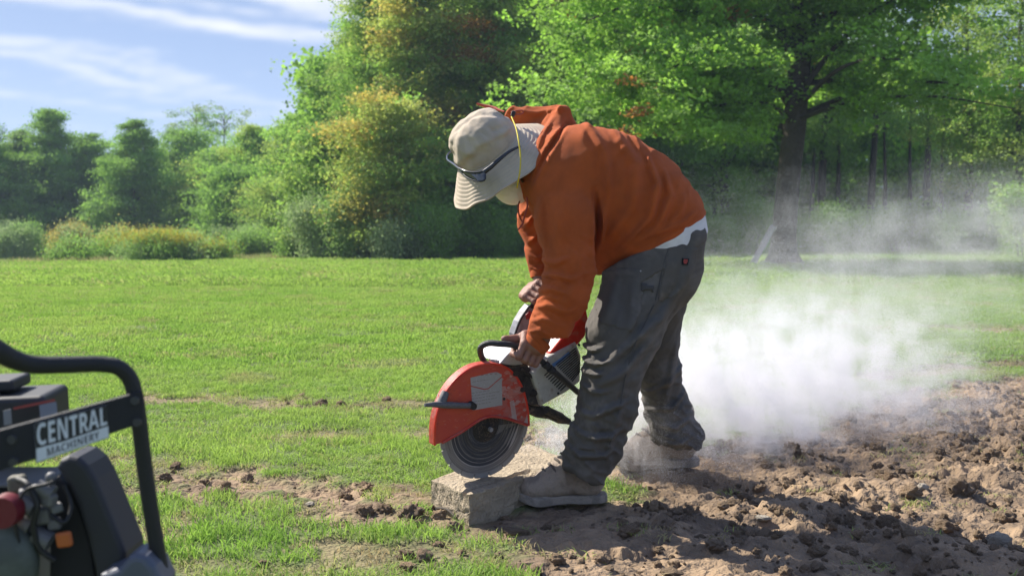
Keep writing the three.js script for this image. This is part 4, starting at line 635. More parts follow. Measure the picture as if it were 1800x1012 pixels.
{ // white shirt showing between hem and waistband
  const f = blend(torsoBones.slice(), 0.07), g = nets((x, y, z) => { const hs = hemSide(x, y); return Math.max(f(x, y, z) + 0.014 + 0.12 * Math.max(0, hs), -hs - 0.03, hs - 0.055); }, V(0.28, 0.75, -4.75), V(0.82, 1.22, -4.0), 0.009);
  part('shirt', local(g), fabric(lin(0.78, 0.78, 0.80), 0.0006), person);
}
// ---------------------------------------------------------------- trousers
const dN = 4.22, dFar = 4.66;
const hips = []; for (const s of [-1, 1]) hips.push(bone(V(...P(1174, 420, dT).toArray()).add(V(0, 0, s * 0.085)), M(63, dT), P(1156, 470, dT).add(V(0, 0, s * 0.075)), M(68, dT)), bone(P(1120, 455, dT).add(V(0, 0, s * 0.08)), M(63, dT), P(1156, 470, dT).add(V(0, 0, s * 0.075)), M(68, dT)));
const legN = chain([[P(1138, 478, 4.28), M(78, 4.28)], [P(1095, 590, 4.20), M(64, 4.2)], [P(1076, 655, 4.16), M(52, 4.16)], [P(1068, 715, 4.17), M(50, 4.17)], [P(1046, 775, 4.19), M(47, 4.19)], [P(1028, 822, 4.21), M(43, 4.21)]]);
const legF = chain([[P(1150, 478, 4.50), M(72, 4.5)], [P(1150, 590, 4.58), M(44, 4.58)], [P(1156, 655, 4.62), M(38, 4.62)], [P(1173, 720, 4.68), M(37, 4.68)], [P(1191, 770, 4.70), M(42, 4.7)], [P(1194, 790, 4.70), M(40, 4.7)]]);
const hipF = blend(hips, 0.06), legNF = blend(legN, 0.04), legFF = blend(legF, 0.04);
const trouserFolds = folds([
  fold([[1205, 500], [1160, 560], [1110, 600], [1060, 640]], 4.1, 0.020, 0.014, 0.25), fold([[1185, 540], [1140, 600], [1095, 650], [1040, 680]], 4.1, 0.018, 0.012, 0.25), fold([[1090, 480], [1070, 540], [1050, 590]], 4.1, 0.022, 0.010, 0.25), fold([[1120, 480], [1110, 560], [1080, 620]], 4.1, 0.02, 0.009, 0.25),
  fold([[1020, 612], [1042, 618], [1062, 612]], 4.05, 0.009, 0.016, 0.25), fold([[1020, 632], [1045, 642], [1075, 634]], 4.05, 0.009, 0.016, 0.25), fold([[1022, 655], [1045, 660], [1062, 655]], 4.05, 0.010, 0.012, 0.25), fold([[1022, 680], [1042, 690], [1070, 690]], 4.05, 0.011, 0.011, 0.25),
  fold([[1012, 725], [1040, 735], [1080, 715], [1110, 705]], 4.05, 0.013, 0.013, 0.25), fold([[1005, 757], [1035, 772], [1075, 770], [1100, 755]], 4.05, 0.013, 0.017, 0.25), fold([[990, 785], [1020, 805], [1060, 806], [1085, 795]], 4.05, 0.012, 0.014, 0.25), fold([[1100, 690], [1080, 760], [1068, 820]], 4.05, 0.014, 0.010, 0.25), fold([[1060, 700], [1046, 750], [1050, 800]], 4.05, 0.014, 0.008, 0.25),
  fold([[1185, 600], [1175, 660], [1165, 720]], 4.6, 0.016, 0.012, 0.3), fold([[1205, 690], [1180, 715], [1140, 720]], 4.6, 0.012, 0.014, 0.3), fold([[1215, 735], [1185, 752], [1150, 745]], 4.6, 0.012, 0.015, 0.3), fold([[1220, 765], [1190, 782], [1160, 775]], 4.6, 0.010, 0.012, 0.3), fold([[1200, 640], [1170, 670], [1130, 690]], 4.6, 0.012, 0.010, 0.3),
  fold([[1230, 400], [1215, 470], [1185, 540]], 4.1, 0.02, 0.006, 0.25),
]);
const cutN = P(1028, 838, 4.21).y, cutF = P(1188, 781, 4.70).y;
const trouserField = (x, y, z) => {
  let n = legNF(x, y, z); n = smax(n, cutN - y - 0.58 * (x - P(1028, 838, 4.21).x) + 0.012 * n3(x * 14, 1, z * 14), 0.02);
  let f = legFF(x, y, z); f = smax(f, cutF - y - 0.12 * (x - P(1188, 798, 4.7).x) + 0.012 * n3(x * 14, 5, z * 14), 0.02);
  let t = smin(smin(hipF(x, y, z), n, 0.05), f, 0.025);
  const ws = hemSide(x, y) + 0.012 - 0.040 * sstep(x, 0.60, 0.72); if (y > 0.8) t = smax(t, -ws - 0.02, 0.01);
  if (t > 0.06 || t < -0.06) return t;
  const low = sstep(y, 0.62, 0.22), r1 = 1 - Math.abs(n3(x * 7 + 2, y * 15 + x * 8, z * 6)), r2 = 1 - Math.abs(n3(x * 9, y * 4.5 - x * 5, z * 7 + 9));
  return t - 1.25 * trouserFolds(x, y, z) - 0.013 * r1 * r1 * r1 * low - 0.005 * r2 * r2 * r2 * r2 * (1 - 0.6 * low) * sstep(y, 0.98, 0.75) - 0.004 * n3(x * 8, y * 8, z * 8) - 0.0014 * n3(x * 24, y * 24, z * 24) + 0.005;
};
const trouserGeo = nets(trouserField, V(0.08, 0.06, -4.98), V(0.84, 1.18, -3.92), 0.0078);
const trousers = part('trousers', local(trouserGeo.clone()), trouserMat, person);
const seamMat = std(lin(0.055, 0.052, 0.05), 0.9);
part('back_pocket', local(patch(trouserGeo, pixPoly([[1174, 431], [1228, 433], [1222, 470], [1206, 503], [1185, 522], [1156, 531], [1160, 500], [1168, 462]]), 0.003, 0.05)), trouserMat, trousers);
part('thigh_pocket', local(patch(trouserGeo, pixPoly([[1050, 478], [1090, 471], [1128, 473], [1131, 505], [1130, 540], [1112, 585], [1055, 570], [1040, 520]]), 0.0028, 0.05)), trouserMat, trousers);
part('waistband', local(patch(trouserGeo, (x, y, z) => { const q = pix(V(x, y, z)); return hemSide(x, y) < 0.075 && q[0] > 1080; }, 0.0025)), trouserMat, trousers);
part('tool_loop', local(patch(trouserGeo, pixPoly([[1126, 497], [1152, 500], [1150, 514], [1126, 512]]), 0.006, 0.05)), seamMat, trousers);
// a raised seam down the outside of the near leg, laid on the cloth
function onCloth(geo, px, py) { const p = geo.attributes.position, n = geo.attributes.normal; let best = 1e9, b = null; for (let i = 0; i < p.count; i++) { if (n.getZ(i) < 0.05) continue; const q = pix(V(p.getX(i), p.getY(i), p.getZ(i))), e = Math.hypot(q[0] - px, q[1] - py) + (q[2] - 4) * 0.5; if (e < best) { best = e; b = i; } } return V(p.getX(b) + n.getX(b) * 0.001, p.getY(b) + n.getY(b) * 0.001, p.getZ(b) + n.getZ(b) * 0.001); }
const seam = (pts) => part('seam', local(tube(pts.map(([a, b]) => onCloth(trouserGeo, a, b)), () => 0.0022, 40, 6)), seamMat, trousers);
seam([[1176, 432], [1168, 465], [1160, 500], [1152, 530]]); seam([[1176, 433], [1202, 434], [1226, 436]]); seam([[1056, 476], [1092, 472], [1126, 474]]); seam([[1150, 535], [1118, 600], [1100, 660], [1090, 720], [1070, 790]]);
const rivet = new THREE.SphereGeometry(0.0035, 10, 8); { const q = onCloth(trouserGeo, 1128, 475); rivet.translate(q.x, q.y, q.z); part('rivet', local(rivet), MAT.steel, trousers); }
{ // the small sewn tag with its red emblem
  const c = document.createElement('canvas'); c.width = c.height = 64; const x = c.getContext('2d'); x.fillStyle = '#14110f'; x.fillRect(0, 0, 64, 64); x.fillStyle = '#b8453c'; x.fillRect(14, 10, 36, 12); x.fillRect(10, 26, 44, 11); x.fillRect(16, 42, 32, 10); x.fillStyle = '#14110f'; x.fillRect(20, 14, 24, 3); x.fillRect(16, 30, 32, 3); const t = new THREE.CanvasTexture(c); t.colorSpace = THREE.SRGBColorSpace;
  const corners = [[1199, 453], [1211, 455], [1209, 467], [1198, 465]].map(([a, b]) => onCloth(trouserGeo, a, b)), g = new THREE.BufferGeometry(), nrm = corners[1].clone().sub(corners[0]).cross(corners[3].clone().sub(corners[0])).normalize(); if (nrm.z < 0) nrm.multiplyScalar(-1);
  const f = corners.map((q) => q.clone().addScaledVector(nrm, 0.008)), bk = corners.map((q) => q.clone().addScaledVector(nrm, -0.004));
  g.setAttribute('position', new THREE.BufferAttribute(new Float32Array([...f, ...bk].flatMap((q) => q.toArray())), 3)); g.setAttribute('uv', new THREE.BufferAttribute(new Float32Array([0, 1, 1, 1, 1, 0, 0, 0, 0, 1, 1, 1, 1, 0, 0, 0]), 2)); g.setIndex([0, 3, 2, 0, 2, 1, 0, 1, 5, 0, 5, 4, 1, 2, 6, 1, 6, 5, 2, 3, 7, 2, 7, 6, 3, 0, 4, 3, 4, 7]); const gg = g.toNonIndexed(); gg.computeVertexNormals();
  part('sewn_tag', local(gg), std(0xffffff, 0.8, { map: t, side: THREE.DoubleSide }), trousers, 'black sewn tag with a red emblem');
}
// ---------------------------------------------------------------- boots: upper, sole, cap seam, laces
function boot(toe, heel, label) {
  const dir = toe.clone().sub(heel), len = dir.length(), ang = Math.atan2(-dir.z, dir.x), g0 = heel.clone();
  const mat = new THREE.Matrix4().makeRotationY(ang).setPosition(g0.x - feet.x, g0.y, g0.z - feet.z), k = len / 0.315;
  const up = blend([bone(V(0.055, 0.075, 0.0), 0.046, V(0.07, 0.20, 0), 0.056), bone(V(0.055, 0.070, 0), 0.048, V(0.17, 0.078, 0), 0.052), bone(V(0.17, 0.070, 0), 0.052, V(0.266, 0.052, -0.004), 0.045), bone(V(0.10, 0.15, 0), 0.050, V(0.20, 0.085, 0), 0.038)], 0.03);
  const field = (x, y, z) => { let d = up(x, y, z); d = smax(d, 0.026 - y, 0.006); const cap = Math.hypot((x - 0.258), (y - 0.04)) ; d += 0.0035 * Math.exp(-Math.pow((Math.hypot(x - 0.30, (y - 0.03) * 1.0) - 0.085) / 0.004, 2)); d += 0.002 * Math.exp(-Math.pow((Math.abs(y - 0.105 + 0.25 * (x - 0.05)) - 0.0) / 0.004, 2)) * (x < 0.12 ? 1 : 0); return d - 0.0035 * n3(x * 22, y * 22, z * 22) - 0.004 * Math.exp(-Math.pow((x - 0.155 - 0.3 * (y - 0.1)) / 0.010, 2)) * sstep(y, 0.07, 0.10) - 0.0012 * n3(x * 60, y * 60, z * 60); };
  const b = new THREE.Group(); b.name = kidName(person, 'boot'); if (label) b.userData.label = label; person.add(b); b.applyMatrix4(mat.multiply(new THREE.Matrix4().makeScale(k, k, k)));
  const leather = std(lin(0.31, 0.245, 0.185), 0.85, { map: rep(T.dust, 3), bumpMap: rep(T.grain, 7), bumpScale: 0.003 });
  part('upper', nets(field, V(-0.02, 0.0, -0.085), V(0.33, 0.28, 0.085), 0.006), leather, b);
  const s = new THREE.Shape(); s.moveTo(0.0, 0.02); s.splineThru([[0.0, -0.02], [0.03, -0.044], [0.10, -0.042], [0.18, -0.050], [0.26, -0.052], [0.305, -0.03], [0.315, 0.0], [0.305, 0.03], [0.26, 0.050], [0.18, 0.046], [0.10, 0.041], [0.03, 0.044], [0.0, 0.02]].map(([a, c]) => new THREE.Vector2(a, c)));
  const sole = new THREE.ExtrudeGeometry(s, { depth: 0.022, bevelEnabled: true, bevelSize: 0.005, bevelThickness: 0.004, bevelSegments: 2, curveSegments: 40 }); sole.rotateX(-Math.PI / 2); sole.translate(0, 0.005, 0);
  { const p = sole.attributes.position; for (let i = 0; i < p.count; i++) { const x = p.getX(i); p.setY(i, p.getY(i) + 0.020 * Math.pow(clamp((x - 0.22) / 0.1, 0, 1), 2) + (x < 0.10 ? 0.0 : 0.004 * Math.sin((x - 0.1) * 30))); } sole.computeVertexNormals(); }
  part('sole', sole, std(lin(0.30, 0.255, 0.205), 0.95, { map: rep(T.dust, 3.3), bumpMap: rep(T.grain, 9), bumpScale: 0.004 }), b);
  const surf = (x, y) => { for (let z = 0.08; z > 0; z -= 0.0008) if (field(x, y, z) < 0) return V(x, y, z); return V(x, y, 0.02); };
  const stitch = (l) => part('seam', tube(l.map(([x, y]) => surf(x, y)), () => 0.0030, 30, 6), laceMat, b);
  const laceMat = std(lin(0.10, 0.082, 0.068), 0.9);
  for (let i = 0; i < 5; i++) { const x = 0.221 - i * 0.0225, y = 0.120 + i * 0.018; part('lace', tube([V(x - 0.014, y - 0.020, -0.040), V(x - 0.002, y - 0.001, -0.020), V(x + 0.004, y + 0.001, 0.008), V(x - 0.004, y - 0.003, 0.024), V(x - 0.016, y - 0.022, 0.042)], () => 0.0050, 16, 6), laceMat, b); }
  stitch([[0.245, 0.036], [0.236, 0.06], [0.222, 0.085], [0.214, 0.108]]); stitch([[0.12, 0.036], [0.145, 0.06], [0.165, 0.085], [0.178, 0.108]]); stitch([[0.03, 0.11], [0.06, 0.10], [0.10, 0.10], [0.14, 0.105]]); stitch([[0.022, 0.04], [0.028, 0.075], [0.03, 0.11]]);
  return b;
}
const gnd = (px, py, y = 0) => { const d = P(px, py, 1).sub(camera.position), k = (y - EYE) / d.y; return camera.position.clone().addScaledVector(d, k); };
boot(gnd(910, 886, 0.0), gnd(1063, 880, 0.0)); boot(gnd(1078, 824, 0.0), gnd(1224, 817, 0.0));
// ---------------------------------------------------------------- body: head, neck, trunk, arms, hands, legs as one figure
const headC = P(868, 275, 4.26), hatUp = V(-0.55, 0.74, 0.45).normalize(), look = V(-0.66, -0.68, 0.05);
const fwd = look.clone().addScaledVector(hatUp, -look.dot(hatUp)).normalize(), side = hatUp.clone().cross(fwd).normalize();   // the head's own axes
const hatM = new THREE.Matrix4().makeBasis(side, hatUp, fwd).setPosition(headC.clone()), HM = (headC.addScaledVector(hatUp, -0.064).addScaledVector(fwd, -0.045), new THREE.Matrix4().makeBasis(side, hatUp, fwd).setPosition(headC)), HI = HM.clone().invert();
const hAt = (x, y, z) => V(x, y, z).applyMatrix4(HM);
const hv = V();
function headField(x, y, z) {                       // metres from the middle of the head; z is where the face looks
  let d = blendHead(x, y, z);
  d = smin(d, Math.hypot(x * 1.1, (y + 0.022) * 0.8, z - 0.108) - 0.013, 0.02);            // nose
  for (const s of [-1, 1]) { d = smax(d, -(Math.hypot(x - s * 0.032, y - 0.005, z - 0.106) - 0.015), 0.012); d = smin(d, Math.hypot((x - s * 0.032), y - 0.004, z - 0.086) - 0.012, 0.004); d = smin(d, Math.max(Math.hypot((x - s * 0.080) * 2.2, y + 0.012, (z + 0.01) * 1.3) - 0.031, 0), 0.006); }
  d = smin(d, Math.hypot(x * 0.5, (y + 0.066) * 1.6, z - 0.084) - 0.013, 0.01);           // lips
  return d;
}
const blendHead = blend([rc(0, 0.045, -0.02, 0.085, 0, 0.03, 0.012, 0.083), rc(0, -0.02, 0.02, 0.068, 0, -0.082, 0.045, 0.038)], 0.05);
const neckTop = hAt(0, -0.06, -0.03), coll = P(985, 318, 4.36);
const elbowN = P(1003, 492, 4.08), elbowF = P(950, 430, 4.53);
// hands: palm and five bent fingers about a bar. o: bar point, t: along the bar towards the little finger, u: from the bar out through the back of the hand
function handBones(o, t, u, wrist, rb, flip = 1, K = 1.15) {
  const w = t.clone().cross(u).multiplyScalar(flip), at = (a, s, r) => { const q = rb + (r - rb) * K; return o.clone().addScaledVector(t, s * K).addScaledVector(u, Math.cos(a) * q).addScaledVector(w, Math.sin(a) * q); }, bo = (a, ra, b, rr) => bone(a, ra * K, b, rr * K), out = [], pa = [];
  const spec = [[-0.033, 0.95], [-0.011, 1.03], [0.011, 1.0], [0.032, 0.86]];
  spec.forEach(([s, k], i) => { const p = [at(-0.30, s * 1.05, rb + 0.021), at(0.95, s * 1.05, rb + 0.021 * k + 0.003), at(2.15, s, rb + 0.0125), at(3.5, s * 0.95, rb + 0.010)]; out.push([bo(p[0], 0.0112 * (0.9 + 0.1 * k), p[1], 0.0106 * k), bo(p[1], 0.0106 * k, p[2], 0.0094 * k), bo(p[2], 0.0092 * k, p[3], 0.0078 * k)]); pa.push(bo(at(-1.25 + 0.05 * i, s * 0.85, rb + 0.034), 0.014, p[0], 0.0125)); });
  const th = [at(-1.75, -0.020, rb + 0.028), at(-2.1, -0.046, rb + 0.017), at(-2.55, -0.072, rb + 0.013)];
  out.push([bo(th[0], 0.015, th[1], 0.0122), bo(th[1], 0.0120, th[2], 0.0098)]);
  pa.push(bo(at(-1.5, 0.018, rb + 0.036), 0.018, at(-1.6, -0.016, rb + 0.032), 0.018), bo(wrist, 0.026, at(-1.45, 0.0, rb + 0.034), 0.024));
  const palm = blend(pa, 0.016), fingers = out.map((f) => blend(f, 0.005));
  return (x, y, z) => { let d = 1e9; for (const f of fingers) d = Math.min(d, f(x, y, z)); return smin(palm(x, y, z), d, 0.007); };
}
const sawPt = (px, py, z) => S(px, py, z).applyMatrix4(sawM);
const bA = sawPt(900, 606, 0.09), bB = sawPt(955, 637, 0.10), barT = bB.clone().sub(bA).normalize();
const handO = bA.clone().lerp(bB, 0.42);
let handU = V(0.1, 0.45, 1); handU.addScaledVector(barT, -handU.dot(barT)).normalize();
const wristN = P(944, 606, 4.07);
const handN = handBones(handO, barT, handU, wristN, 0.012, 1, 1.3);
const rA = sawPt(940, 535, -0.06), rB = sawPt(966, 507, -0.06), barF = rA.clone().sub(rB).normalize(), handOF = sawPt(946, 522, -0.06);
let handUF = V(-0.75, 0.25, 0.6); handUF.addScaledVector(barF, -handUF.dot(barF)).normalize();
const wristF = P(947, 494, 4.48);
const handF = handBones(handOF, barF, handUF, wristF, 0.016, -1);
const bodyCore = blend([bone(neckTop, 0.055, coll, 0.075), bone(coll, 0.08, P(1090, 370, dT), 0.12), bone(P(1090, 370, dT), 0.12, P(1150, 440, dT), 0.12), bone(P(985, 325, 4.22), 0.06, elbowN, 0.042), bone(elbowN, 0.042, P(950, 597, 4.08), 0.028), bone(P(950, 597, 4.08), 0.028, wristN, 0.026), bone(P(965, 322, 4.52), 0.055, elbowF, 0.036), bone(elbowF, 0.036, wristF, 0.024), bone(P(1140, 470, 4.28), 0.08, P(1085, 640, 4.17), 0.055), bone(P(1085, 640, 4.17), 0.055, P(1026, 800, 4.21), 0.030), bone(P(1158, 470, 4.46), 0.08, P(1162, 640, 4.62), 0.055), bone(P(1162, 640, 4.62), 0.050, P(1192, 768, 4.70), 0.030)], 0.03);
const bodyGeo = mg([nets((x, y, z) => bodyCore(x, y, z), V(-0.1, 0.1, -4.85), V(0.75, 1.5, -3.95), 0.013),
  nets((x, y, z) => { hv.set(x, y, z).applyMatrix4(HI); return smin(headField(hv.x, hv.y, hv.z), bodyCore(x, y, z), 0.03); }, headC.clone().subScalar(0.16), headC.clone().addScalar(0.16), 0.005),
  nets((x, y, z) => smin(handN(x, y, z), bodyCore(x, y, z), 0.01), handO.clone().subScalar(0.1), handO.clone().addScalar(0.1), 0.003),
  nets((x, y, z) => smin(handF(x, y, z), bodyCore(x, y, z), 0.01), handOF.clone().subScalar(0.1), handOF.clone().addScalar(0.1), 0.003)].map((g) => g));
part('body', local(bodyGeo), skinMat, person);
part('hair', local(nets((x, y, z) => { hv.set(x, y, z).applyMatrix4(HI); const d = blendHead(hv.x, hv.y, hv.z) - 0.009 - 0.003 * n3(x * 70, y * 70, z * 70); const e = P(924, 306, 4.17); return Math.min(Math.max(d, hv.z - 0.035 + 0.2 * (hv.y), -0.075 - hv.y + (hv.z > -0.02 ? 0.05 : 0)), Math.hypot(x - e.x, (y - e.y) * 0.75, (z - e.z) * 0.8) - 0.026 - 0.003 * n3(x * 90, y * 90, z * 90)); }, headC.clone().subScalar(0.14), headC.clone().addScalar(0.14), 0.006)), std(lin(0.03, 0.02, 0.016), 0.8), person);
// ---------------------------------------------------------------- dust mask and its straps
{
  const g = nets((x, y, z) => { hv.set(x, y, z).applyMatrix4(HI); const c = Math.hypot(hv.x * 1.0, (hv.y + 0.078) * 0.95, hv.z - 0.052) - 0.076; return Math.max(c, -(Math.hypot(hv.x, hv.y + 0.074, hv.z - 0.045) - 0.068), -(hv.z - 0.022 + 0.3 * (hv.y + 0.07))) - 0.002 + 0.0012 * n3(x * 50, y * 50, z * 50); }, hAt(0, -0.05, 0.07).subScalar(0.12), hAt(0, -0.05, 0.07).addScalar(0.12), 0.0045);
  const m = part('dust_mask', local(g), std(lin(0.86, 0.86, 0.90), 0.9, { bumpMap: rep(T.grain, 8), bumpScale: 0.002, side: THREE.DoubleSide }), person, 'white cup dust mask');
}
// ---------------------------------------------------------------- the sun hat, in the head's axes
{
  const hatMat = fabric(lin(0.60, 0.50, 0.385), 0.0012, { sheen: 0.08 }), N = 120;
  // rings: along the hat's axis from the crown's top to the brim's edge
  const prof = [[0.001, 0.158], [0.030, 0.157], [0.058, 0.151], [0.080, 0.138], [0.094, 0.118], [0.102, 0.092], [0.106, 0.066], [0.109, 0.048], [0.1095, 0.040]];
  const brim = []; for (let i = 0; i <= 54; i++) { const f = i / 54; brim.push([0.1095 + 0.080 * f, 0.038 - 0.072 * Math.pow(f, 1.05)]); }
  const ring = (rows, isBrim) => { const pos = [], uv = [], ix = []; rows.forEach(([r, y], j) => { for (let i = 0; i <= N; i++) { const a = i / N * 6.28318, c = Math.cos(a), s = Math.sin(a), f = j / (rows.length - 1);
      let rr = r * (1 + 0.05 * Math.abs(s) - 0.02), yy = y, e = isBrim ? 0 : fbm(c * r * 13, s * r * 13, y * 15, 3);
      if (!isBrim) { const k = Math.sin(3.14 * Math.min(1, f * 1.15)); const kk = k * sstep(r, 0.02, 0.07); rr += kk * (0.010 * e + 0.004 * n3(c * r * 22, s * r * 22, y * 12)) ; yy += (1 - f) * 0.005 * n3(c * r * 24, s * r * 24, 3); rr += 0.010 * k * Math.exp(-Math.pow((y - 0.085 - 0.02 * Math.sin(a * 2 + 1)) / 0.012, 2)); }
      else { yy += f * (0.012 * Math.sin(a * 2 + 0.6) + 0.010 * n3(c * 1.6, s * 1.6, 3)) - 0.016 * f * Math.max(0, s) + 0.0011 * Math.cos(f * 6.28318 * 9) ; }
      pos.push(c * rr, yy, s * rr); uv.push(a * 0.16, y + r); } }); for (let j = 0; j + 1 < rows.length; j++) for (let i = 0; i < N; i++) { const a = j * (N + 1) + i, b = a + N + 1; ix.push(a, a + 1, b, a + 1, b + 1, b); }
    const g = new THREE.BufferGeometry(); g.setAttribute('position', new THREE.BufferAttribute(new Float32Array(pos), 3)); g.setAttribute('uv', new THREE.BufferAttribute(new Float32Array(uv), 2)); g.setIndex(ix); g.computeVertexNormals(); return g; };
  const dense = new THREE.CatmullRomCurve3(prof.map(([a, b]) => V(a, b, 0))).getPoints(36).map((p) => [p.x, p.y]);
  const hat = new THREE.Group(); hat.name = 'sun_hat'; hat.userData.label = 'crumpled beige sun hat with a stitched brim'; person.add(hat); hat.applyMatrix4(new THREE.Matrix4().makeTranslation(-feet.x, -feet.y, -feet.z).multiply(hatM).multiply(new THREE.Matrix4().makeScale(1.2, 1.16, 1.2)));
  part('crown', ring(dense, false), hatMat, hat);
  const under = ring(brim.map(([a, b]) => [a, b - 0.004]), true), top = ring(brim, true);
  part('brim', top, hatMat, hat); part('brim_lining', under, hatMat, hat); { const e = []; const [r, y] = brim[brim.length - 1]; for (let i = 0; i < N; i++) { const a = i / N * 6.28318, c = Math.cos(a), s = Math.sin(a); e.push(V(c * r * (1 + 0.05 * Math.abs(s) - 0.02), y - 0.002 + (0.012 * Math.sin(a * 2 + 0.6) + 0.010 * n3(c * 1.6, s * 1.6, 3)) - 0.016 * Math.max(0, s), s * r * (1 + 0.05 * Math.abs(s) - 0.02))); } part('brim_edge', tube(e, () => 0.0035, 160, 8, true), hatMat, hat); }
  { const e = []; for (let i = 0; i < 60; i++) { const a = i / 60 * 6.28318; e.push(V(Math.cos(a) * 0.1085 * (1 + 0.05 * Math.abs(Math.sin(a)) - 0.02), 0.041, Math.sin(a) * 0.1085 * (1 + 0.05 * Math.abs(Math.sin(a)) - 0.02))); } part('band_seam', tube(e, () => 0.003, 120, 6, true), hatMat, hat); }
}
const clothPt = (px, py, d) => P(px, py, d);
const redCord = std(lin(0.34, 0.06, 0.035), 0.8), yellowCord = std(lin(0.62, 0.50, 0.03), 0.7);
part('hat_cord', local(tube([P(838, 182, 4.40), P(852, 186, 4.39), P(868, 190, 4.37), P(886, 196, 4.33)], (f) => 0.0036 + 0.0045 * Math.sin(3.14 * f) * (f < 0.7 ? 1 : 0.5), 20, 8)), redCord, person, 'flat red end of the hat cord');
part('cord_loop', local(tube([P(898, 197, 4.28), P(906, 195, 4.27), P(918, 194, 4.27), P(920, 198, 4.27), P(912, 201, 4.26), P(902, 200, 4.26)], () => 0.0028, 24, 8)), redCord, person, 'red cord loop on the hat');
part('cord_lock', local(rbox(0.016, 0.024, 0.016, 0.005, P(902, 200, 4.26), [0, 0, -0.3])), MAT.black, person);
// glasses pushed down on the brim
{
  const blackG = std(lin(0.018, 0.019, 0.024), 0.25), gl = new THREE.Group(); gl.name = 'safety_glasses'; gl.userData.label = 'black wraparound glasses resting on the hat brim'; person.add(gl); gl.position.set(-feet.x, -feet.y, -feet.z);
  const fr = [P(808, 296, 4.14), P(816, 300, 4.10), P(830, 303, 4.07), P(846, 302, 4.05), P(852, 298, 4.05)];
  part('frame', [tube(fr, () => 0.0058, 26, 8), tube([P(808, 297, 4.15), P(820, 311, 4.10), P(838, 318, 4.056), P(852, 316, 4.038), P(852, 300, 4.05)], () => 0.0036, 26, 8)], blackG, gl);
  part('temple', tube([P(850, 303, 4.05), P(862, 294, 4.05), P(878, 280, 4.06), P(896, 266, 4.09), P(914, 257, 4.12)], (f) => 0.0098 - 0.0055 * f, 30, 10), blackG, gl);
  part('temple', tube([P(810, 298, 4.16), P(797, 288, 4.25), P(786, 279, 4.34), P(788, 270, 4.38), P(799, 262, 4.40)], (f) => 0.0050 - 0.0015 * f, 30, 8), std(lin(0.05, 0.055, 0.07), 0.2), gl);
  const ls = []; const A = [P(812, 299, 4.12), P(832, 303, 4.068), P(853, 299, 4.042)], B = [P(820, 310, 4.105), P(838, 317, 4.058), P(852, 315, 4.04)];
  const pos = [], ix = []; for (let i = 0; i <= 12; i++) { const f = i / 12, q = (L2) => L2[0].clone().multiplyScalar((1 - f) * (1 - 2 * f)).addScaledVector(L2[1], 4 * f * (1 - f)).addScaledVector(L2[2], f * (2 * f - 1)); for (const [Lx, dz] of [[A, 0], [B, 0], [A, -0.003], [B, -0.003]]) { const p = q(Lx); pos.push(p.x, p.y, p.z + dz); } if (i) { const a = (i - 1) * 4, b = i * 4; ix.push(a, a + 1, b, b, a + 1, b + 1, a + 2, b + 2, a + 3, b + 2, b + 3, a + 3, a, b, a + 2, b, b + 2, a + 2, a + 1, a + 3, b + 1, b + 1, a + 3, b + 3); } }
  const g = new THREE.BufferGeometry(); g.setAttribute('position', new THREE.BufferAttribute(new Float32Array(pos), 3)); g.setIndex(ix); g.computeVertexNormals(); part('lens', g, new THREE.MeshPhysicalMaterial({ color: lin(0.03, 0.032, 0.04), roughness: 0.08, clearcoat: 1, side: THREE.DoubleSide }), gl);
}
part('mask_strap', local(tube([P(899, 205, 4.18), P(907, 225, 4.10), P(912, 250, 4.04), P(915, 275, 4.03), P(914, 300, 4.03), P(911, 318, 4.06), P(909, 330, 4.12)], () => 0.0026, 40, 6)), yellowCord, person);
part('drawstring', local(tube([P(926, 346, 4.16), P(927, 362, 4.15), P(922, 380, 4.14), P(917, 396, 4.14), P(910, 404, 4.14)], () => 0.0032, 24, 6)), redCord, person);
part('drawstring', local(tube([P(914, 352, 4.3), P(911, 362, 4.29), P(913, 380, 4.28), P(919, 392, 4.27)], () => 0.003, 20, 6)), redCord, person);

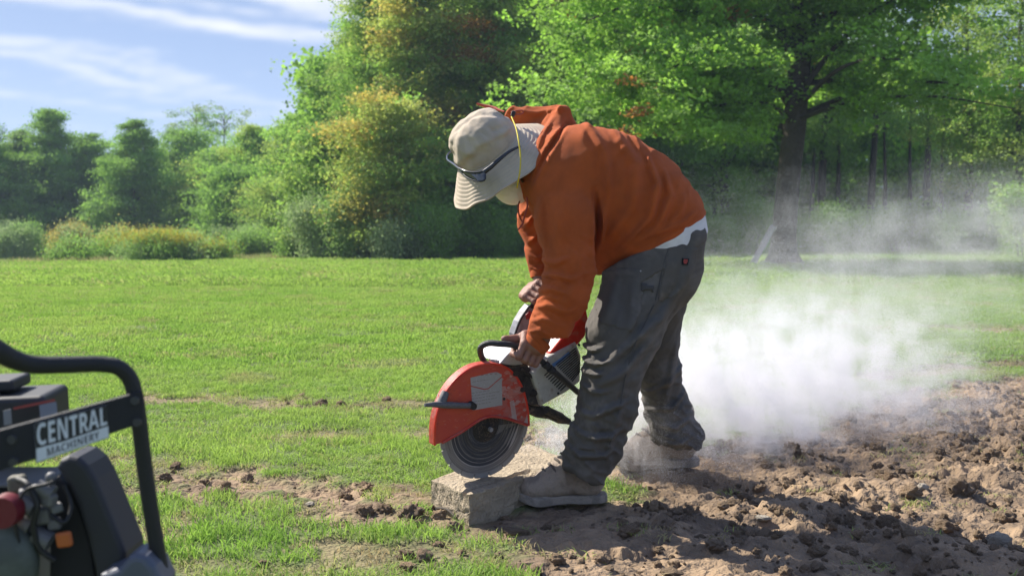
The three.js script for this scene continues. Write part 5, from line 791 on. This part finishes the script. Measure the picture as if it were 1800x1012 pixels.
// ================================================================ the plate compactor in front, its upper part in view
{
  const base = P(60, 1012, 1.85); base.y = gh(base.x, base.z);
  const t = thing('plate_compactor', 'black tubular-framed plate compactor with white CENTRAL lettering on its crossbar', 'compactor', base), loc = (g) => { g.translate(-base.x, -base.y, -base.z); return g; };
  const frameMat = std(lin(0.011, 0.011, 0.013), 0.62, { bumpMap: rep(T.grain, 3), bumpScale: 0.0015 }), darkMat = std(lin(0.020, 0.020, 0.025), 0.6), alu = std(lin(0.17, 0.17, 0.175), 0.6, { metalness: 0.3, map: rep(T.dust, 5) });
  const right = [P(-30, 604, 1.66), P(0, 620, 1.68), P(24, 632, 1.70), P(52, 640, 1.72), P(110, 641, 1.75), P(178, 640, 1.79), P(206, 645, 1.80), P(226, 663, 1.81), P(236, 692, 1.815), P(243, 735, 1.82), P(252, 810, 1.83), P(264, 895, 1.84), P(277, 975, 1.85), P(286, 1030, 1.86), P(296, 1110, 1.88), P(300, 1200, 1.9)];
  part('roll_bar', loc(tube(right, (f) => 0.0132 + 0.006 * Math.exp(-f * 14), 110, 18)), frameMat, t);
  part('roll_bar', loc(tube([P(-30, 604, 1.66), P(-90, 585, 1.62), P(-180, 580, 1.60), P(-240, 600, 1.60), P(-268, 660, 1.60), P(-262, 780, 1.62), P(-240, 1000, 1.66), P(-230, 1200, 1.7)], () => 0.0145, 60, 14)), frameMat, t);
  const slabOf = (c, th) => { const n = c[1].clone().sub(c[0]).cross(c[3].clone().sub(c[0])).normalize(); if (n.z < 0) n.multiplyScalar(-1); const f = c, b = c.map((q) => q.clone().addScaledVector(n, -th)), pos = [], uv = []; const quad = (a, b2, c2, d, u) => { for (const [q, w] of [[a, u[0]], [b2, u[1]], [c2, u[2]], [a, u[0]], [c2, u[2]], [d, u[3]]]) { pos.push(q.x, q.y, q.z); uv.push(...w); } }; const U = [[0, 1], [1, 1], [1, 0], [0, 0]]; quad(f[3], f[2], f[1], f[0], [U[3], U[2], U[1], U[0]]); quad(b[0], b[1], b[2], b[3], U); for (let i = 0; i < 4; i++) { const j = (i + 1) % 4; quad(f[i], f[j], b[j], b[i], U); } const g = new THREE.BufferGeometry(); g.setAttribute('position', new THREE.BufferAttribute(new Float32Array(pos), 3)); g.setAttribute('uv', new THREE.BufferAttribute(new Float32Array(uv), 2)); g.computeVertexNormals(); return [g, n]; };
  const dA = (px) => 1.675 + 0.125 * px / 245, PA = (px, py, o = 0) => P(px, py, dA(px) + o);
  const [bg] = slabOf([PA(-262, 828), PA(250, 688), PA(-262, 915).add(PA(250, 688)).sub(PA(-262, 828)).addScaledVector(V(0, 1, 0), 0.018), PA(-262, 915)], 0.014);
  part('crossbar', loc(bg), frameMat, t);
  const c = document.createElement('canvas'); c.width = 768; c.height = 384; const x = c.getContext('2d'); x.fillStyle = '#17171a'; x.fillRect(0, 0, 768, 384); x.fillStyle = '#c9ccd2'; x.textAlign = 'center'; x.textBaseline = 'alphabetic';
  const fit = (s, yy, size, width) => { x.font = `bold ${size}px sans-serif`; const m = x.measureText(s).width; x.save(); x.translate(384, yy); x.scale(width / m, 1); x.fillText(s, 0, 0); x.restore(); };
  fit('CENTRAL', 222, 290, 752); x.lineWidth = 10; x.fillRect(4, 244, 760, 132); x.fillStyle = '#17171a'; fit('MACHINERY', 352, 118, 560);
  x.fillStyle = '#17171a'; for (let i = 0, r = rng(5); i < 160; i++) { x.globalAlpha = 0.35; x.fillRect(r() * 768, r() * 384, 1 + 5 * r(), 1 + 2 * r()); } x.globalAlpha = 1;
  const tx = new THREE.CanvasTexture(c); tx.colorSpace = THREE.SRGBColorSpace;
  const b0 = PA(-262, 828), bN = PA(250, 688).sub(b0).cross(PA(-262, 915).sub(b0)).normalize(); if (bN.z < 0) bN.multiplyScalar(-1);
  const onBar = (px, py) => { const d = P(px, py, 1).sub(camera.position), k = bN.dot(b0.clone().addScaledVector(bN, 0.003).sub(camera.position)) / bN.dot(d); return camera.position.clone().addScaledVector(d, k); };
  const [lg] = slabOf([onBar(60, 744), onBar(188, 712), onBar(191, 769), onBar(63, 814)], 0.003);
  part('lettering', loc(lg), std(0xffffff, 0.5, { map: tx }), t, 'white CENTRAL MACHINERY lettering');
  // air filter / tank box behind the bar
  part('air_box', loc(rbox(0.235, 0.105, 0.16, 0.012, P(-12, 738, 2.06), [0, 0.12, 0.03])), darkMat, t);
  part('box_cap', loc(rbox(0.14, 0.022, 0.11, 0.007, P(-30, 674, 2.06), [0, 0.12, 0.03])), darkMat, t);
  const [s1] = slabOf([P(22, 716, 1.962), P(95, 701, 1.985), P(96, 705, 1.985), P(23, 720, 1.962)], 0.004); part('sticker', loc(s1), std(lin(0.32, 0.05, 0.035), 0.6), t, 'thin red stripe on the engine box');
  const [s2] = slabOf([P(68, 712, 1.973), P(98, 706, 1.985), P(100, 727, 1.985), P(70, 735, 1.973)], 0.004); part('sticker', loc(s2), std(lin(0.20, 0.21, 0.26), 0.5), t, 'grey sticker on the engine box');
  const [s3] = slabOf([P(4, 722, 1.95), P(18, 719, 1.955), P(20, 745, 1.955), P(6, 748, 1.95)], 0.004); part('sticker', loc(s3), std(lin(0.22, 0.22, 0.23), 0.6), t, 'small worn sticker on the engine box');
  // belt guard, a curved black shell
  const Q = (a, d) => { const o = P(120, 900, d); return a.map(([px, py]) => { const p = P(px, py, d); return [p.x - o.x, p.y - o.y]; }); }, shell = (poly, d, th, bev, mat, name, label) => { const g = plate(Q(poly, d), -th, 0, bev); const o = P(120, 900, d); g.translate(o.x, o.y, o.z); return part(name, loc(g), mat, t, label); };
  shell([[98, 820], [106, 807], [120, 801], [137, 803], [154, 818], [168, 842], [180, 872], [193, 906], [207, 942], [218, 972], [220, 1030], [168, 1060], [162, 1002], [150, 945], [135, 892], [120, 855]], 1.88, 0.10, 0.010, std(lin(0.020, 0.021, 0.028), 0.55), 'belt_guard');
  shell([[96, 838], [120, 852], [140, 900], [158, 960], [166, 1040], [80, 1060], [84, 960]], 1.91, 0.05, 0.006, std(lin(0.010, 0.010, 0.012), 0.7), 'guard_back');
  // engine: crankcase, fins, carburettor pieces
  part('crankcase', loc(rbox(0.20, 0.24, 0.16, 0.03, P(-10, 960, 2.02))), std(lin(0.10, 0.10, 0.105), 0.6, { map: T.dust }), t);
  for (let k = 0; k < 6; k++) part('cooling_fin', loc(rbox(0.16, 0.006, 0.14, 0.002, P(20, 838 + k * 16, 1.98))), std(lin(0.12, 0.12, 0.12), 0.6), t);
  const lump = (px, py, d, w, h, rot, mat = alu) => part('carburettor_piece', loc(rbox(w, h, w * 0.9, Math.min(w, h) * 0.25, P(px, py, d), [0, rot, rot * 0.4])), mat, t);
  lump(52, 868, 1.86, 0.034, 0.026, 0.4); lump(85, 878, 1.85, 0.024, 0.022, -0.3); lump(70, 905, 1.87, 0.040, 0.030, 0.2); lump(98, 893, 1.86, 0.020, 0.016, 0.6); lump(60, 938, 1.88, 0.046, 0.034, 0.1, std(lin(0.09, 0.09, 0.09), 0.6)); lump(95, 920, 1.87, 0.022, 0.020, 0.2); lump(30, 850, 1.90, 0.03, 0.03, 0.2, std(lin(0.13, 0.12, 0.09), 0.7));
  // hoses, throttle cable, spark lead, bolt heads
  const hose = (pts, r0, name) => part(name, loc(tube(pts.map(([a, b, d]) => P(a, b, d)), () => r0, 40, 10)), std(lin(0.014, 0.014, 0.015), 0.6), t);
  hose([[30, 842, 1.87], [48, 852, 1.84], [64, 885, 1.835], [58, 925, 1.84], [70, 965, 1.85], [95, 985, 1.86]], 0.0052, 'fuel_hose'); hose([[104, 838, 1.86], [84, 850, 1.83], [44, 862, 1.83], [26, 905, 1.83], [34, 960, 1.84]], 0.0026, 'throttle_cable'); hose([[88, 905, 1.85], [112, 918, 1.845], [124, 890, 1.86], [112, 852, 1.87]], 0.0035, 'spark_lead');
  for (const [a, b] of [[236, 704], [240, 742], [20, 772], [22, 812]]) { const g = new THREE.CylinderGeometry(0.0075, 0.0075, 0.006, 6); g.rotateX(Math.PI / 2); const p = onBar(a, b); g.translate(p.x, p.y, p.z); part('bolt', loc(g), std(lin(0.06, 0.06, 0.065), 0.5, { metalness: 0.5 }), t); }
  for (const [a, b, d, w] of [[46, 886, 1.85, 0.016], [78, 862, 1.85, 0.013], [74, 945, 1.86, 0.015], [40, 918, 1.86, 0.014]]) { const g = new THREE.CylinderGeometry(w, w * 1.1, 0.03, 18); g.rotateZ(1.1); const p = P(a, b, d); g.translate(p.x, p.y, p.z); part('engine_fitting', loc(g), alu, t); }
  const bolt = new THREE.SphereGeometry(0.0095, 16, 12); { const p = P(89, 839, 1.85); bolt.translate(p.x, p.y, p.z); part('bolt', loc(bolt), alu, t); }
  const knob = new THREE.CylinderGeometry(0.026, 0.028, 0.03, 28); knob.rotateX(Math.PI / 2); { const p = P(8, 898, 1.82); knob.translate(p.x, p.y, p.z); part('fuel_knob', loc(knob), std(lin(0.14, 0.008, 0.016), 0.5), t, 'dark red round knob'); }
  { const g = new THREE.SphereGeometry(0.075, 28, 18); g.scale(1, 1.1, 0.5); const p = P(-10, 985, 1.86); g.translate(p.x, p.y, p.z); part('recoil_cover', loc(g), std(lin(0.09, 0.105, 0.095), 0.5, { map: T.dust }), t); }
  part('orange_switch', loc(rbox(0.026, 0.026, 0.012, 0.005, P(112, 948, 1.835), [0, 0, 0.15])), std(lin(0.42, 0.10, 0.015), 0.5), t, 'small orange switch');
  shell([[170, 1015], [205, 1000], [222, 980], [236, 975], [254, 980], [269, 998], [282, 1030], [288, 1100], [160, 1100]], 1.80, 0.08, 0.012, std(lin(0.075, 0.085, 0.115), 0.4), 'deck_housing');
  part('base_plate', loc(rbox(0.62, 0.03, 0.5, 0.012, V(base.x, gh(base.x, base.z) + 0.03, base.z))), frameMat, t);
  part('deck', loc(rbox(0.50, 0.22, 0.34, 0.03, V(base.x - 0.03, gh(base.x, base.z) + 0.17, base.z))), std(lin(0.06, 0.065, 0.08), 0.5), t);
}

// ================================================================ clods, stones, dust
function rockGeo(seed, rough = 0.5, det = 4, edge = 0) {
  const g = mergeVertices(new THREE.IcosahedronGeometry(1, det).deleteAttribute('uv').deleteAttribute('normal')), p = g.attributes.position, r = rng(seed), planes = [];
  for (let i = 0; i < 9; i++) planes.push([V(gauss(r), gauss(r) * 0.8, gauss(r)).normalize(), 0.55 + 0.35 * r()]);
  const v = V(); for (let i = 0; i < p.count; i++) { v.fromBufferAttribute(p, i); let k = 1; const n = v.clone().normalize(); for (const [q, d] of planes) { const c = q.dot(n); if (c > 0.01) k = Math.min(k, lerp(1, d / c, edge)); } k *= 1 + rough * (fbm(n.x * 1.6 + seed, n.y * 1.6, n.z * 1.6, 4) * 0.9 + 0.25 * n3(n.x * 5, n.y * 5 + seed, n.z * 5)); v.copy(n).multiplyScalar(k); p.setXYZ(i, v.x, v.y * 0.72, v.z); }
  g.computeVertexNormals(); const uv = new Float32Array(p.count * 2); for (let i = 0; i < p.count; i++) { uv[i * 2] = p.getX(i) + p.getZ(i) * 0.7; uv[i * 2 + 1] = p.getY(i) + p.getZ(i) * 0.4; } g.setAttribute('uv', new THREE.BufferAttribute(uv, 2)); return g;
}
const earthMat = std(0xffffff, 1, { map: rep(tex(256, (u, v) => 0.6 + 0.45 * tfbm(u, v, 12, 5)), 0.7), bumpMap: rep(T.grain, 0.8), bumpScale: 0.006 });
{
  const r = rng(611), shapes = [0, 1, 2, 3, 4, 5].map((k) => rockGeo(620 + k, 0.75, 4, 0.5)), ms = shapes.map(() => []), cs = shapes.map(() => []);
  const earth = (dark) => { const k = 0.8 + 0.4 * r(); return lin(lerp(0.31, 0.21, dark) * k, lerp(0.216, 0.146, dark) * k, lerp(0.132, 0.09, dark) * k); };
  for (let i = 0; i < 20000; i++) {
    const D = Math.sqrt(lerp(8, 80, r())), x = (r() * 2 - 1) * (0.5 * D + 0.4), z = -D, b = bare(x, z);
    if (b < 0.35 || r() > b * (x > 0.2 ? 1 : 0.42)) continue;
    if (n3(x * 1.8, z * 1.8, 40) + 0.3 * (r() - 0.5) < -0.18) continue;
    if (segd(x, z, [-0.14, -4.25], [0.25, -4.75]) < 0.2 || Math.hypot(x - 0.2, z + 4.2) < 0.22 || Math.hypot(x - 0.6, z + 4.75) < 0.2) continue;
    const s = 0.004 + 0.021 * Math.pow(r(), 4), k = Math.floor(r() * 6);
    ms[k].push(new THREE.Matrix4().compose(V(x, gh(x, z) + s * 0.25, z), new THREE.Quaternion().setFromEuler(new THREE.Euler(r() * 0.7, r() * 6.28, r() * 0.7)), V(s * (0.8 + 0.6 * r()), s * (0.7 + 0.5 * r()), s))); cs[k].push(earth(0.5 * r()));
  }
  const o = new THREE.Group(); o.name = 'soil_crumbs'; tag(o, 'crumbled dry soil and small clods strewn over the bare earth', 'soil', null, 'stuff'); scene.add(o);
  shapes.forEach((g, k) => { instanced('crumbs', g, earthMat, ms[k], cs[k], o).userData.kind = 'stuff'; });
  // clods and stones that can be picked out one by one: pixel, width in pixels, darkness, label
  const list = [
    [1612, 718, 40, 0.75, 'big dark clod standing highest on the far edge of the dug earth'], [1640, 706, 22, 0.7, 'dark clod just behind the highest clod'], [1440, 770, 22, 0.7, 'lone dark clod at the near edge of the dust cloud'], [1395, 800, 40, 0.2, 'pale grey crumbly clod half in the drifting dust'], [1350, 812, 34, 0.35, 'grey clod beside the pale one at the dust edge'],
    [1300, 790, 28, 0.2, 'dusty clod nearest the rear boot'], [1545, 790, 30, 0.5, 'brown clod behind the middle of the shadow edge'], [1570, 826, 42, 0.9, 'sharp dark wedge of earth pointing up in the rough soil'], [1690, 860, 60, 0.45, 'broad brown lump beside the deep tyre rut'], [1740, 800, 44, 0.8, 'dark crumbly lump at the rut above the broad lump'], [1700, 770, 36, 0.35, 'tan lump at the upper rut'], [1600, 870, 42, 0.6, 'brown lump above the shadow, next to a small pale stone'], [1622, 860, 22, -0.7, 'small pale stone in the rough soil'],
    [1760, 940, 46, -0.2, 'light tan stone at the edge of the long shadow'], [1660, 905, 40, 0.1, 'rounded tan lump on the lit side of the shadow edge'], [1560, 905, 42, 0.1, 'tan lump just clear of the shadow edge'], [1480, 880, 34, 0.6, 'dark lump where the shadow edge starts'], [1310, 868, 24, 0.5, 'small dark clod in the sparse grass behind the boots'], [1215, 850, 16, 0.4, 'little clod by the rear boot heel'],
    [640, 851, 24, 0.25, 'smooth round stone on the bare strip before the stone block'], [722, 905, 52, 0.55, 'angular dark-sided stone in front of the block corner'], [745, 985, 40, 0.0, 'light broken stone low in the grass'], [715, 978, 40, 0.75, 'dark clod beside the light broken stone'], [718, 1002, 34, 0.35, 'brown cone of earth at the bottom edge of the view'], [795, 925, 44, 0.1, 'pale split stone leaning at the foot of the block'], [905, 925, 56, 0.05, 'flat tan stone in front of the boot toe'], [960, 918, 24, 0.6, 'small dark stone right under the boot toe'],
    [640, 898, 36, 0.75, 'dark clod row end in the bare strip nearer the compactor'], [675, 895, 34, 0.8, 'dark clod in the middle of the bare strip'], [510, 868, 30, 0.6, 'dark clod in the far part of the bare strip'], [385, 868, 30, 0.7, 'dark clod where the bare strip begins'], [545, 885, 24, -0.1, 'pale flat stone in the bare strip'], [565, 712, 26, 0.8, 'dark clod in the grass halfway to the saw lever'], [600, 714, 20, 0.8, 'smaller dark clod beside the clod in the grass'], [1105, 935, 40, 0.5, 'shaded lump in the shadow by the boot'], [1260, 960, 48, 0.3, 'shaded slab of crust inside the long shadow'], [1420, 940, 44, 0.5, 'shaded lump in the middle of the long shadow'], [1340, 905, 34, -0.1, 'sunlit pale crust in a gap of the shadow'], [1180, 1000, 46, 0.1, 'tan crust at the bottom edge below the shadow'], [1060, 975, 44, 0.0, 'tan crust lump in the sun before the shadow'], [980, 990, 30, 0.35, 'small brown lump at the bottom edge of the view'], [1770, 890, 40, 0.75, 'dark clod at the edge of the view above the tan stone'], [1500, 740, 20, 0.5, 'small clod at the end of the green tuft'],
  ];
  list.forEach(([px, py, w, dark, label], i) => {
    const q = gnd(px, py), s = M(w / 2, -q.z) * 0.95, gg = rockGeo(700 + i, dark < 0.15 ? 0.35 : 0.7, 5, 0.8), pale = dark < -0.05, stone = /stone/.test(label);
    const m = std(pale ? lin(0.52, 0.46, 0.37) : earth(0.35), 1, { map: earthMat.map, bumpMap: earthMat.bumpMap, bumpScale: 0.3 * s });
    gg.scale(s * (0.95 + 0.25 * r()), s * (/flat|crust|slab/.test(label) ? 0.45 : 0.95 + 0.2 * r()), s * 0.85); gg.rotateY(r() * 6.28);
    const o = part(stone ? 'loose_stone' : 'clod', gg, m, scene); o.position.set(q.x, gh(q.x, q.z) + s * 0.2, q.z); tag(o, label, stone ? 'stone' : 'clod', stone ? 'stones lying in the soil' : 'clods of dug earth');
  });
  const st = part('stick', tube([gnd(768, 893), gnd(785, 902).add(V(0, 0.015, 0)), gnd(802, 912).add(V(0, 0.004, 0))], (f) => 0.006 - 0.002 * f, 12, 7), std(lin(0.05, 0.04, 0.03), 0.9), scene); tag(st, 'short dark stick leaning on the foot of the stone block', 'stick');
}
{ // stone dust blown away from the cut: specks that scatter the sun, thick near the saw and thinning as they drift
  const r = rng(81), streams = [], go = (a, b, s0, s1, v0, v1, k0, k1) => { const A = P(...a), B = P(...b); streams.push({ A, D: B.clone().sub(A), l2: B.distanceToSquared(A), s0, s1, v0, v1, k0, k1 }); };
  // from, to (pixel, depth), spread across and upwards at both ends, thickness per metre at both ends
  go([1065, 750, 4.88], [1490, 690, 6.1], 0.17, 0.34, 0.12, 0.20, 7.5, 3.2);
  go([1215, 665, 5.5], [1490, 615, 6.7], 0.25, 0.40, 0.21, 0.27, 2.8, 1.2);
  go([1360, 560, 6.8], [1800, 400, 10.5], 0.45, 0.80, 0.22, 0.32, 0.22, 0.13);
  go([1480, 420, 8.8], [1950, 400, 11], 0.6, 0.8, 0.20, 0.26, 0.20, 0.17);
  go([1235, 430, 7.2], [1330, 420, 8], 0.3, 0.4, 0.25, 0.25, 0.05, 0.07);
  go([1640, 560, 8.8], [1760, 500, 10], 0.5, 0.5, 0.2, 0.3, 0.12, 0.10);
  const dens = (x, y, z) => { let s = 0; for (const q of streams) { const px = x - q.A.x, py = y - q.A.y, pz = z - q.A.z, t = clamp((px * q.D.x + py * q.D.y + pz * q.D.z) / q.l2, 0, 1), ex = px - q.D.x * t, ey = py - q.D.y * t, ez = pz - q.D.z * t, w = lerp(q.s0, q.s1, t), v = lerp(q.v0, q.v1, t), e = (ex * ex + ez * ez) / (w * w) + ey * ey / (v * v); if (e < 9) s += lerp(q.k0, q.k1, t) * Math.exp(-0.5 * e); }
    if (s < 0.004) return 0; return s * clamp(0.85 + 1.15 * fbm(x * 1.5 + 3, y * 2.4, z * 1.5 + 7, 4), 0.22, 1.8); };
  const dustMat = leafy({ color: lin(0.92, 0.91, 0.935), transmission: 0.5, specularIntensity: 0 });
  const dust = new THREE.Group(); dust.name = 'stone_dust'; tag(dust, 'white stone dust blown from the saw and drifting off over the dug earth', 'dust', null, 'stuff'); scene.add(dust);
  let total = 0;
  const fill = (h, R, x0, x1, y0, y1, z0, z1) => {
    const area = 1.3 * R * R * 0.8, L = 16, top = 9, levels = [], mats = [];
    for (let k = 0; k < L; k++) { const s = 0.02 * Math.pow(top / 0.02, k / (L - 1)), n = Math.max(1, Math.round(s * h * h * h / (area / 2))); levels.push(s); mats.push([]); levels[k] = [s, n]; }
    for (let z = z0; z < z1; z += h) for (let y = y0; y < y1; y += h) for (let x = x0; x < x1; x += h) {
      const s = dens(x, y, z); if (s <= 0 || y < hill(x, z) - h * 0.5) continue;
      let f = Math.log(s / 0.02) / Math.log(top / 0.02) * (L - 1) + r() - 0.5; if (f < -0.5) { if (r() > s / 0.02) continue; f = 0; }
      const k = clamp(Math.round(f), 0, L - 1), q = Math.floor(r() * 4) * Math.PI / 2;
      mats[k].push(new THREE.Matrix4().compose(V(x + (r() - 0.5) * h, y + (r() - 0.5) * h, z + (r() - 0.5) * h), new THREE.Quaternion().setFromEuler(new THREE.Euler(r() * 6, q, r() * 6)), V(1, 1, 1)));
    }
    levels.forEach(([s, n], k) => { if (!mats[k].length) return; const pos = new Float32Array(n * 9); for (let i = 0; i < n; i++) { const c = V(r() - 0.5, r() - 0.5, r() - 0.5).multiplyScalar(h); for (let j = 0; j < 3; j++) { const d = V(gauss(r), gauss(r), gauss(r)).normalize().multiplyScalar(R); pos.set([c.x + d.x, c.y + d.y, c.z + d.z], i * 9 + j * 3); } } const g = new THREE.BufferGeometry(); g.setAttribute('position', new THREE.BufferAttribute(pos, 3)); g.computeVertexNormals(); instanced('specks', g, dustMat, mats[k], null, dust).userData.kind = 'stuff'; total += n * mats[k].length; });
  };
  fill(0.12, 0.0009, 0.0, 3.2, -0.02, 1.15, -7.0, -4.45);
  fill(0.26, 0.0010, 0.3, 7.5, 0.0, 2.4, -13, -7.0);
  console.log('dust specks', total);
}

renderer.render(scene, camera);
